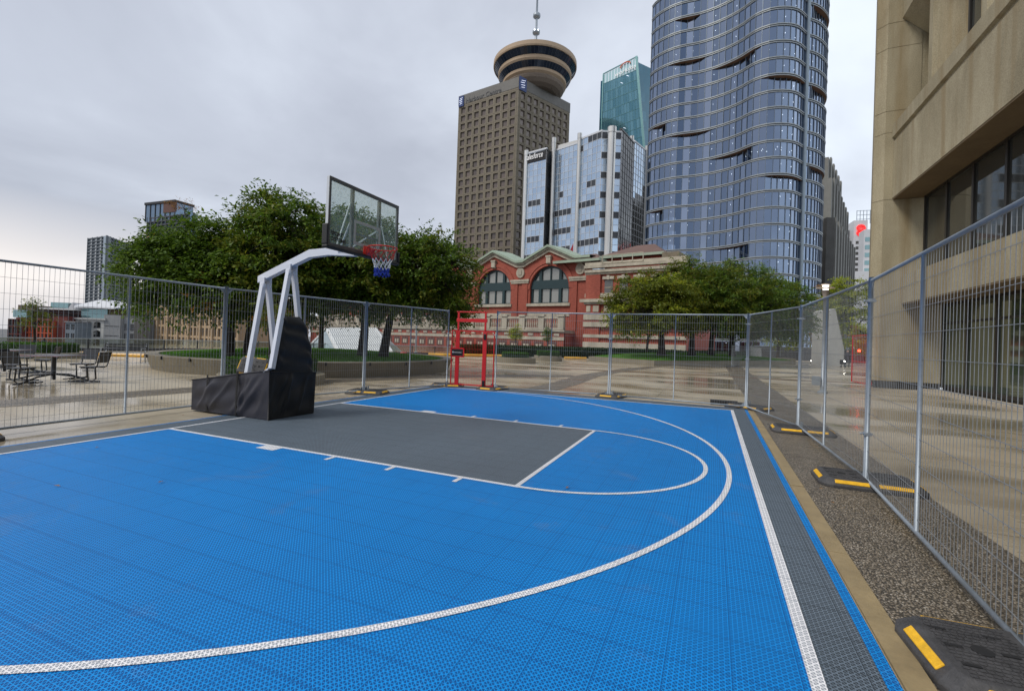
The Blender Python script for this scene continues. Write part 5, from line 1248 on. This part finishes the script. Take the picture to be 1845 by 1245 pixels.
# flag on pole behind roof
fp=at(1033,455,80);z0_=fp[2];o=MB();o.tube([(fp[0],fp[1],z0_-3),(fp[0],fp[1],z0_+1.8)],.05,6);ft=thing('flagpole',(fp[0],fp[1],z0_-3),'small flag on a short pole above the station roof','flag');o.build('pole',WHITEP,ft)
MB().add([fp+ZZ*1.7,fp+ZZ*.9,fp-RH*1.1-ZZ*.9,fp-RH*.9-ZZ*1.5,fp+ZZ*.2],[(0,1,2),(1,4,3),(1,3,2)]).build('flag_cloth',mat('flag_red',(.35,.03,.04),.7),ft)
# ---------------- concrete building on the right
t=thing('concrete_building',(14.6,20,0),'tan aggregate concrete office building with overhanging bands beside the fence','building')
def aggc():
    n=N('tan_aggregate_concrete');p=n.pos();f=n.noise(p,60,3,.8);b=n.noise(n.mapn(p,(1,1,.35)),.55,6,.65,.4);st_=n.noise(n.mapn(p,(1.5,1.5,.08)),1.1,5,.6)
    c=n.ramp(n.math('ADD',n.math('MULTIPLY',n.noise(p,26,5,.85),.55),n.math('MULTIPLY',b,.45)),[(.38,(.19,.16,.098)),(.5,(.305,.265,.175)),(.62,(.43,.38,.265))])
    c=n.mix(n.ramp(st_,[(.50,0.),(.70,.65)]),c,(.22,.15,.06));n.bump(n.noise(p,38,5,.85),.8,.015);return n.done(c,.85)
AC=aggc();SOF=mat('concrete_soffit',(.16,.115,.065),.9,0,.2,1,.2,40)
RGL=glassmat('building_glass',(.07,.075,.07),(.11,.115,.105),.6,.03);RGG=glassmat('ground_floor_glass',(.12,.155,.115),(.19,.225,.165),.65,.04);RFR=mat('bronze_frame',(.03,.028,.026),.4,.3,.1,3)
YN=-16.
o=MB();pr=[(14.45,20.35),(14.78,20.0),(17.2,20.0),(18.5,27),(16.35,28.2)]
pr2=[(14.45,20.35),(14.78,20.0),(16.05,20.0),(16.35,20.6),(17.2,20.7),(18.5,27),(16.35,28.2)]
zs=[(.32,8.6),(8.62,11.68),(11.70,12.68),(12.70,15.6),(15.62,16.75),(16.77,30)]
for a,b in zs: o.prism(pr if b<12.69 else pr2,a,b)
gap=[(14.49,20.37),(14.8,20.03),(17.1,20.03),(18.4,26.9),(16.4,28.1)];o.prism(gap,.3,30);o.build('corner_pier',AC,t)
MB().box(17.2,-16,13.2,24,26,30).build('upper_wall',AC,t)
o=MB();o.profy([(15.1,8.66),(15.1,11.25),(15.16,11.32),(15.16,11.40),(15.04,11.45),(15.04,12.0),(16.15,13.2),(17.4,13.2),(17.4,8.72),(16.3,8.66)],YN,19.99);o.build('upper_spandrel',AC,t)
o=MB();o.profy([(15.56,3.86),(15.55,5.12),(16.2,5.3),(17.4,5.3),(17.4,3.86)],YN,19.99);o.build('lower_spandrel',AC,t)
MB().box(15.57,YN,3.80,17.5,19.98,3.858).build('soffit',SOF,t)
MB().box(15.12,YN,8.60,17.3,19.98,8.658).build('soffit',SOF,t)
MB().box(16.25,YN,8.62,16.6,19.95,8.63)
for (x,z0,z1,nm,n_,y0) in((16.25,5.3,8.6,'window',9,19.7),(16.95,.18,3.8,'window',9,19.6)):
    step=(y0-YN)/ (n_*1.0)*.33
    y=y0;i=0
    while y>YN+1:
        y2=y-2.1
        w_=MB().box(x,y2+.06,z0,x+.03,y-.06,z1).build('window',RGL if z0>1 else RGG,t);o=MB();o.box(x-.06,y-.09,z0,x+.02,y+.05,z1);o.box(x-.05,y2,z1-.12,x,y,z1);o.box(x-.05,y2,z0,x,y,z0+.12)
        if z0<1: o.box(x-.05,y2,2.9,x,y,2.98);
        o.build('window_frame',RFR,w_);y=y2;i+=1
o=MB();o.box(17.0,YN,.0,17.05,19.7,3.8);o.build('inner_wall',DARKM,t)
MB().box(16.22,YN,0,16.95,19.8,.075).build('threshold',mat('pale_sill',(.42,.37,.29),.7,0,.15,2),t)
o=MB();o.box(14.6,19.99,.0,17.0,20.02,.3);o.build('vent_panel',RFR,t);o=MB()
for i in range(40): o.box(14.62+i*.06,19.95,.02,14.65+i*.06,19.988,.29)
o.build('vent_bar',mat('vent_metal',(.10,.10,.10),.5,.4),t)
# upper storey: deep-set windows and ribs
y=19.2;first=True
WW=[(19.97,19.2)];ys=[]
o=MB();k=0
ribs=[(17.95-4.2*k-1.55,17.95-4.2*k) for k in range(7)]
for a,b in ribs: MB().prism([(15.62,b),(17.2,b),(17.2,a),(16.32,a),(15.74,b-.42),(15.62,b-.36)],12.55,30).build('facade_rib',AC,t)
pv=20.68
for a,b in ribs:
    w_=MB().box(16.35,b,13.2,16.4,pv,17).build('window',RGL,t);MB().box(16.28,pv-.12,13.2,16.34,pv,17).build('window_frame',RFR,w_);pv=a
    MB().profy([(15.30,16.9),(15.30,19.9),(17.2,19.9),(17.2,15.75),(16.5,15.75)] ,b+.005,(19.98 if b>17 else b+2.6)).build('window_hood',AC,t)
# ---------------- far grey setback tower and white bank block
t=thing('office_building',at(1500,450,150)*np.array([1,1,0])-[0,0,8],'grey stepped stone office block with vertical piers behind the undulating glass tower','building')
GS=mat('grey_stone',(.20,.20,.185),.8,0,.25,.1,streak=True);GSD=mat('grey_stone_dark',(.075,.075,.072),.85,0,.3,.3)
def vbld(px0,D0,px1,D1,ytop0,depth,mats,ribs_=8,base=None,name='wall'):
    A=at(px0,450,D0);B=at(px1,450,D1);fr_,L=fplane(A,B);z=zof(px0,ytop0,D0)
    o=MB(fr_);o.box(0,0,-8,L,depth,z);w=o.build(name,mats[0],t)
    o=MB(fr_)
    for i in range(ribs_): x=L*(i+.5)/ribs_;o.box(x-L*.16/ribs_,-.5,-8,x+L*.16/ribs_,0,z+.6)
    o.build('pier',mats[0],t);o=MB(fr_)
    for i in range(ribs_-1): x=L*(i+1.)/ribs_;o.box(x-L*.2/ribs_,-.05,-8,x+L*.2/ribs_,-.0,z-4)
    o.build('window_strip',mats[1],t);return fr_,L,z
vbld(1488,150,1512,176,283,22,(GS,GSD),5);vbld(1495,148,1526,190,320,18,(GS,GSD),7)
vbld(1500,140,1540,185,392,20,(GS,GSD),9)
A=at(1488,450,140);B=at(1503,450,139.9);fr_,L=fplane(A,B);MB(fr_).box(0,0,-8,L,3,zof(1495,392,140)).build('corner_wall',GSD,t)
t=thing('office_building',at(1550,450,260)*np.array([1,1,0])-[0,0,8],'distant white office block with a red emblem on its roof panel','building')
WS=mat('white_cladding',(.55,.56,.58),.6,0,.1,.2);A=at(1537,450,260);B=at(1562,450,258);fr_,L=fplane(A,B);z=zof(1548,398,260)
MB(fr_).box(0,0,-8,L,20,z).build('wall',WS,t);MB(fr_).box(-8,6,-8,L+18,26,z-4).build('rear_wall',mat('dark_cladding',(.09,.09,.10),.6),t)
for j in range(9): MB(fr_).box(1.2,-.1,z-13-j*3.,L-1.,0,z-11.4-j*3.).build('window',GSD,t)
B2=at(1580,450,240);A2=at(1556,450,242);fr2,L2=fplane(A2,B2);MB(fr2).box(0,0,-8,L2,8,zof(1560,414,242)).build('front_block',WS,t)
TL=glassmat('pale_teal_glass',(.18,.32,.34),(.3,.45,.46),.5,.1)
for j in range(5): MB(fr2).box(.5,-.1,zof(1560,428+j*14,242)-2.2,L2,0,zof(1560,428+j*14,242)).build('glass_band',TL,t)
MB(fr2).box(-5,-6,-8,L2,-.2,zof(1560,492,242)).build('podium',WS,t)
o=MB(fr_)
ez=z-5.6;ex=L*.52
for (r0,a0,a1,cx_,cz_) in((2.3,-.3,3.6,0,1.3),(2.3,2.8,6.7,0,-1.3)):
    pts=[(ex+cx_+1.6*math.cos(a),-.3,ez+cz_+1.35*math.sin(a)) for a in np.linspace(a0,a1,14)];o.tube(pts,.62,6)
o.ball((ex+.2,-.3,ez),1.9,14,8,.8);o.build('emblem',emit('red_emblem',(.8,.02,.02),.8),t)
o=MB(fr_)
for i in range(9): o.bar((L*.6+i*1.6,8,z),(L*.6+i*1.6,8,z+7.5),.25,.25,(0,1,0))
for j in range(3): o.bar((L*.6,8,z+2.5+j*2.4),(L*.6+13,8,z+2.5+j*2.4),.22,.22)
o.build('roof_frame',GALV,t)
# ---------------- left skyline
def block(px0,px1,D,y1,depth,label,cat,mt,name='building',z0=-8,D1=None):
    A=at(px0,560,D);B=at(px1,560,D1 or D);fr_,L=fplane(A,B);z=zof((px0+px1)/2,y1,D)
    t=thing(name,(A[0],A[1],z0),label,cat);return t,fr_,L,z
def wall_windows(t,fr_,L,z0,z1,nc,nr,ww,wh,dep,wm,mm,depth,limit=60,mu=0,frames=None):
    o=MB();Q=recessed(o,fr_,L,z0,z1,nc,nr,ww,wh,dep,mu);o.fr=fr_
    o.quad((0,0,-8),(L,0,-8),(L,0,z0),(0,0,z0));o.quad((0,0,z1),(L,0,z1),(L,depth,z1),(0,depth,z1))
    o.quad((0,0,-8),(0,depth,-8),(0,depth,z1),(0,0,z1));o.quad((L,0,-8),(L,depth,-8),(L,depth,z1),(L,0,z1))
    o.build('wall',wm,t);build_windows(t,[q[2] for q in sorted(Q,key=lambda q:-q[0])],mm,limit=limit);return Q
WD=winmat('dark_window',(.03,.032,.035),(.07,.07,.07),.3,.15)
ORB=mat('orange_brick',(.36,.065,.025),.8,0,.2,.3);DRB=mat('dark_red_brick',(.12,.030,.024),.8,0,.25,.4);TANB=mat('tan_brick',(.38,.27,.16),.8,0,.15,.3);GRB=mat('grey_render',(.22,.225,.23),.75,0,.15,.3);BLG=mat('blue_grey_render',(.15,.18,.21),.7,0,.15,.3)
t,f_,L,z=block(40,95,105,571,14,'orange brick warehouse with small windows behind the glass railing','building',ORB)
wall_windows(t,f_,L,-6,z-.8,8,6,.55,1.1,.3,ORB,WD,14)
MB(f_).box(-1,-.3,z-.8,L+.2,0,z-.3).build('cornice',DRB,t);MB(f_).box(L*.3,4,z,L+4,12,z+1.8).build('roof_room',mat('roof_room',(.09,.05,.045),.8,0,.2,.4),t)
MB(f_).box(L*.25,2,z+1.8,L+3,12,z+2.2).build('roof_edge',mat('pale_roof',(.5,.5,.5),.6),t)
MB(f_).box(L*.2,5,z+2.2,L*.8,10,z+3.6).build('skylight',TL,t)
t,f_,L,z=block(15,41,104,573,14,'brown brick building with dark windows joined to the orange warehouse','building',DRB);
wall_windows(t,f_,L,-6,z-.2,3,5,1.0,1.5,.3,DRB,WD,14);MB(f_).box(0,2,z,L,9,z+3).build('roof_room',mat('brown_room',(.13,.09,.07),.8),t);MB(f_).box(0,1,z+.2,L,2,z+1.8).build('glass_band',TL,t)
t,f_,L,z=block(95,122,106,569,12,'dark red brick side wall between orange warehouse and grey arcade building','building',DRB)
MB(f_).box(0,0,-8,L,16,z).build('wall',DRB,t);MB(f_).box(-.1,-.15,z,L+.1,16,z+.3).build('coping',DARKM,t);MB(f_).box(L*.2,5,z,L*.9,12,z+3).build('roof_room',DRB,t)
o=MB(f_);o.profy([(0,z+1),(L*.9,z+1),(L*.45,z+3.2)],3,14);o.build('gable_roof',mat('pale_roof2',(.4,.4,.42),.6),t)
t,f_,L,z=block(119,137,104,581,10,'narrow blue-grey building with paired windows','building',BLG)
wall_windows(t,f_,L,-6,z,2,4,.8,1.2,.25,BLG,WD,12);MB(f_).box(-.1,-.2,z,L+.1,12,z+.25).build('coping',GRB,t)
t,f_,L,z=block(137,188,108,577,14,'grey arcaded building with arched balconies under a pale roof','building',GRB)
# arcade: arched openings
o=MB(f_);nc,nr_=3,4;cw=L*.92/nc;ch=2.0;zt=z
for i in range(nc):
    for j in range(nr_):
        x0=i*cw;x1=x0+cw;b=zt-j*ch;a=b-ch;R=cw*.42;xc=(x0+x1)/2;zs_=b-.75;m=10
        arc=[(xc-R*math.cos(PI*k/m),zs_+.45*math.sin(PI*k/m)) for k in range(m+1)]
        for p,q in zip(arc[:-1],arc[1:]): o.quad((p[0],0,p[1]),(q[0],0,q[1]),(q[0],0,b),(p[0],0,b));o.quad((p[0],0,p[1]),(q[0],0,q[1]),(q[0],1.2,q[1]),(p[0],1.2,p[1]))
        o.quad((x0,0,a),(xc-R,0,a),(xc-R,0,b),(x0,0,b));o.quad((xc+R,0,a),(x1,0,a),(x1,0,b),(xc+R,0,b));o.quad((xc-R,0,a),(xc+R,0,a),(xc+R,0,a+.2),(xc-R,0,a+.2))
        o.quad((xc-R,0,a),(xc-R,1.2,a),(xc-R,1.2,zs_),(xc-R,0,zs_));o.quad((xc+R,0,a),(xc+R,1.2,a),(xc+R,1.2,zs_),(xc+R,0,zs_))
o.box(L*.92,0,-8,L,1.2,z);o.build('arcade_wall',mat('pale_render',(.42,.42,.40),.7,0,.1,.4),t)
MB(f_).box(0,1.2,-8,L,14,z+.1).build('wall',mat('dark_recess',(.06,.06,.06),.8),t)
for j in range(nr_): MB(f_).box(0,.1,z-(j+1)*ch+.2,L*.9,.16,z-(j+1)*ch+.75).build('balcony_rail',DARKM,t)
MB(f_).box(-.4,-.4,z+.1,L+.6,.1,z+.5).build('cornice',mat('pale_render2',(.36,.36,.35),.7),t);MB(f_).box(.5,.8,z+.5,L,1.0,z+2.6).build('glass_band',TL,t)
MB(f_).box(.5,1.2,z+.5,L,12,z+2.8).build('top_storey',mat('top_olive',(.20,.17,.11),.8),t)
o=MB(f_);o.add([(-.5,0,z+3.2),(L+2.5,0,z+3.),(L+2.5,12,z+4.),(-.5,12,z+4.2),(L*.4,4,z+5.2)],[(0,1,4),(1,2,4),(2,3,4),(3,0,4)]);o.add([(-.5,0,z+2.8),(L+2.5,0,z+2.7),(L+2.5,0,z+3.),(-.5,0,z+3.2)],[(0,1,2,3)]);o.build('roof',mat('pale_membrane_roof',(.55,.56,.58),.5),t)
t,f_,L,z=block(188,238,108,568,14,'plain grey rendered block with tall segmental windows beside the tan building','building',GRB)
o=MB(f_);o.box(0,0,-8,L*.6,14,z);o.box(L*.6,.8,-8,L,14,z-.6);o.build('wall',GRB,t)
for j in range(5): MB(f_).box(.2,-.06,z-2.6-j*2.2,L*.55,.0,z-2.5-j*2.2).build('joint_line',DARKM,t)
for i in range(2):
    for j in range(4): MB(f_).box(L*(.66+i*.2),.7,z-3.4-j*2.2,L*(.66+i*.2)+.9,.8,z-1.9-j*2.2).build('window',WD,t)
t,f_,L,z=block(236,432,122,541,16,'long tan brick warehouse with rows of small windows behind the cherry trees','building',TANB,D1=96)
wall_windows(t,f_,L,-7,z,30,7,1.0,1.75,.35,TANB,WD,16,100)
o=MB(f_)
for i in range(11): x=L*i/10;o.box(x-.35,-.3,-8,x+.35,0,z)
o.box(-.3,-.5,z,L+.3,0,z+.6);o.build('pilaster',TANB,t)
# left residential towers
def grid_tower(pxs,Ds,ytop,label,wm,gm,nr,nc,fh_,rib,ybot=560):
    A,B,Cc=[at(px,500,D) for px,D in zip(pxs,Ds)];z=zof(pxs[1],ytop,Ds[1]);t=thing('residential_tower',(B[0],B[1],-8),label,'tower')
    for (P,Q),ncx in zip(((A,B),(B,Cc)),nc):
        fr_,L=fplane(P,Q);MB(fr_).box(0,.4,-8,L,1.6,z-.3).build('glass_wall',gm,t)
        o=MB(fr_);cw=L/ncx
        for j in range(nr): o.box(0,-.25,z-j*fh_-fh_*.3,L,.5,z-j*fh_)
        for i in range(ncx+1): o.box(i*cw-.25,-.35,-8,i*cw+.25,.45,z+.2)
        o.build('facade_grid',wm,t)
    return t,z
WT=mat('grey_grid',(.12,.14,.16),.6,0,.1,.1);DG=glassmat('blue_tower_glass',(.10,.16,.24),(.2,.28,.38),.6,.1);PG=glassmat('pale_tower_glass',(.35,.40,.44),(.5,.55,.58),.6,.15)
grid_tower((156,190,236),(268,258,285),425,'pale gridded residential tower beyond the cherry trees',WT,PG,32,(4,9),1.85,0)
t,z=grid_tower((262,345,352),(240,226,250),384,'dark residential tower with blue glass and an orange rooftop tree, behind the cherry tree',mat('dark_grid',(.05,.055,.065),.5,0,.1,.2),DG,36,(12,4),1.9,0)
A=at(262,380,240);B=at(315,380,232);fr_,L=fplane(A,B);zt=zof(285,363,236)
MB(fr_).box(0,.2,z-2,L,9,zt-1.2).build('penthouse_glass',DG,t);MB(fr_).box(-.4,-.4,zt-1.2,L+.3,9.5,zt).build('penthouse_roof',DARKM,t)
MB(fr_).box(L*.62,-.1,zt-6,L+1,.2,zt-1.3).build('penthouse_panel',mat('red_brown_panel',(.10,.045,.035),.7),t)
o=MB(fr_)
for i in range(7): o.box(L*i/6-.2,-.05,z-2,L*i/6+.2,.2,zt-1.2)
o.build('penthouse_mullion',DARKM,t)
tree('roof_tree',at(333,384,228),1.5,rot_crown(crown(336,373,228,24,17,6)),'orange autumn tree growing on the roof of the dark tower',leafm=(LEAFO,LEAFR),auto=lambda c:.3,nclus=40,nleaf=18,lsize=.42,spr=2.4,tr=.25,seed=51,low=-.6)
tree('roof_tree',at(305,368,230),1.0,rot_crown(crown(306,366,230,13,4,3)),'low reddish shrub tree spreading on the penthouse roof of the dark tower',leafm=(LEAFO,LEAFR),auto=lambda c:.4,nclus=24,nleaf=18,lsize=.4,spr=2.0,tr=.2,seed=52,low=-.3)
# glass canopy (large sloped skylight) and small white tents behind the circular planter
GP=glassmat('canopy_glass',(.30,.38,.40),(.45,.52,.54),.5,.12)
t=thing('glass_skylight',gp(645,632)-[0,0,0],'large sloped glass skylight with white ribs behind the circular planter','skylight')
Kd=[at(588,592,40),at(676,592,40),at(706,634,37),at(608,634,37)]
A0,B0,C0,D0_=Kd;ap=at(588,640,41);o=MB();o.quad(D0_,C0,B0,A0)
lb=at(548,634,42);o.face([D0_,A0,lb]);rb=at(722,634,46);o.face([C0,rb,B0]);o.build('glass_pane',GP,t)
o=MB()
for i in range(25):
    f=i/24;p=D0_*(1-f)+C0*f;q_=A0*(1-f)+B0*f
    sh=(C0-D0_)*.0
    o.bar(p+ZZ*.04+FH*-.05,q_+ZZ*.04-FH*.05,.075,.09)
for p,q_ in((D0_,A0),(A0,B0),(C0,B0),(lb,A0),(rb,B0),(D0_,C0)): o.bar(p,q_,.16,.16)
o.build('rib',mat('white_rib',(.62,.64,.64),.5,0,.08,2),t)
TW=mat('tent_white',(.55,.58,.58),.6,0,.08,1)
for (px0,px1,yt,D,l) in((487,528,604,42,'white pointed tent roof seen between the hoop legs'),(560,586,605,44,'small white pointed tent roof left of the big skylight')):
    a=at(px0,618,D);b=at(px1,618,D);c_=at((px0+px1)/2,yt,D+1.5);d2=b+FH*3;e2=a+FH*3;t=thing('tent',(a[0],a[1],0),l,'tent','white tents behind the railing');bt=lambda p:np.array([p[0],p[1],0.])
    MB().add([a,b,d2,e2,c_],[(0,1,4),(1,2,4),(2,3,4),(3,0,4)]).build('tent_roof',TW,t);MB().add([a,b,d2,e2,bt(a),bt(b),bt(d2),bt(e2)],[(0,1,5,4),(1,2,6,5),(2,3,7,6),(3,0,4,7)]).build('tent_wall',TL,t)
# ================================================================ LIGHT, SKY, VIEW
w=bpy.data.worlds.new('World');sc.world=w;w.use_nodes=True;nt=w.node_tree;nt.nodes.clear()
def nn(t,**k):
    x=nt.nodes.new(t)
    for a,b in k.items(): setattr(x,a,b)
    return x
lk=nt.links.new
SUN_EL,SUN_AZ=math.radians(48),math.radians(232)   # direction toward the sun, measured from +X
sky=nn('ShaderNodeTexSky');sky.sky_type='NISHITA';sky.sun_disc=False;sky.sun_elevation=SUN_EL;sky.sun_rotation=math.pi/2-SUN_AZ;sky.air_density=1.2;sky.dust_density=3.
tc_=nn('ShaderNodeTexCoord');sep=nn('ShaderNodeSeparateXYZ');lk(tc_.outputs['Generated'],sep.inputs[0])
def m(op,a,b=None,clamp=False):
    x=nn('ShaderNodeMath',operation=op);x.use_clamp=clamp
    for i,v in enumerate((a,b)):
        if v is None: continue
        if isinstance(v,bpy.types.NodeSocket): lk(v,x.inputs[i])
        else: x.inputs[i].default_value=v
    return x.outputs[0]
zc=m('ADD',m('MAXIMUM',sep.outputs[2],0.),.22)
cx_=m('DIVIDE',sep.outputs[0],zc);cy_=m('DIVIDE',sep.outputs[1],zc);cb=nn('ShaderNodeCombineXYZ');lk(cx_,cb.inputs[0]);lk(cy_,cb.inputs[1])
no=nn('ShaderNodeTexNoise');lk(cb.outputs[0],no.inputs['Vector']);no.inputs['Scale'].default_value=1.05;no.inputs['Detail'].default_value=7;no.inputs['Roughness'].default_value=.5;no.inputs['Distortion'].default_value=.35
# brightness grows toward +X/+Y (thin cloud) and toward the horizon
side=m('MULTIPLY',m('ADD',m('ADD',m('MULTIPLY',sep.outputs[0],.62),m('MULTIPLY',sep.outputs[1],.30)),.52),.80)
hor=m('MULTIPLY',m('POWER',m('SUBTRACT',1.,m('MAXIMUM',sep.outputs[2],0.,clamp=True)),7.),.16)
v=m('ADD',m('ADD',side,hor),m('MULTIPLY',m('SUBTRACT',no.outputs['Fac'],.52),1.9))
rp=nn('ShaderNodeValToRGB');lk(v,rp.inputs[0]);e=rp.color_ramp.elements
e[0].position=.0;e[0].color=(.37,.395,.46,1);e[1].position=1.;e[1].color=(.80,.86,.94,1)
for p,c in((.25,(.44,.47,.54,1)),(.5,(.55,.59,.665,1)),(.72,(.68,.735,.81,1))):
    x=e.new(p);x.color=c
# warm break low at the left
wl=m('MULTIPLY',m('POWER',m('MAXIMUM',m('MULTIPLY',sep.outputs[0],-1.),0.),6.),m('SUBTRACT',1.,m('MULTIPLY',m('ABSOLUTE',m('SUBTRACT',sep.outputs[2],.07)),8.),clamp=True))
mixw=nn('ShaderNodeMix',data_type='RGBA');lk(m('MULTIPLY',wl,1.3,True),mixw.inputs[0]);lk(rp.outputs[0],mixw.inputs[6]);mixw.inputs[7].default_value=(.82,.76,.72,1)
b1=nn('ShaderNodeBackground');lk(sky.outputs[0],b1.inputs[0]);b1.inputs[1].default_value=.10
b2=nn('ShaderNodeBackground');lk(mixw.outputs[2],b2.inputs[0]);b2.inputs[1].default_value=.82
mx=nn('ShaderNodeMixShader');mx.inputs[0].default_value=.92;lk(b1.outputs[0],mx.inputs[1]);lk(b2.outputs[0],mx.inputs[2]);ou=nn('ShaderNodeOutputWorld');lk(mx.outputs[0],ou.inputs[0])
L=bpy.data.lights.new('sun','SUN');L.energy=1.3;L.angle=math.radians(18);L.color=(1,.95,.87);lo=bpy.data.objects.new('sun',L);COL.objects.link(lo)
d=Vector((math.cos(SUN_AZ)*math.cos(SUN_EL),math.sin(SUN_AZ)*math.cos(SUN_EL),math.sin(SUN_EL)));lo.rotation_euler=d.to_track_quat('Z','Y').to_euler();lo.location=(0,-20,40)
vs=sc.view_settings;sc.display_settings.display_device='sRGB';vs.view_transform='Standard';vs.look='None';vs.exposure=.75;vs.gamma=1.
sc.cycles.max_bounces=6;sc.cycles.transparent_max_bounces=16;sc.cycles.use_denoising=True;sc.cycles.sample_clamp_indirect=6
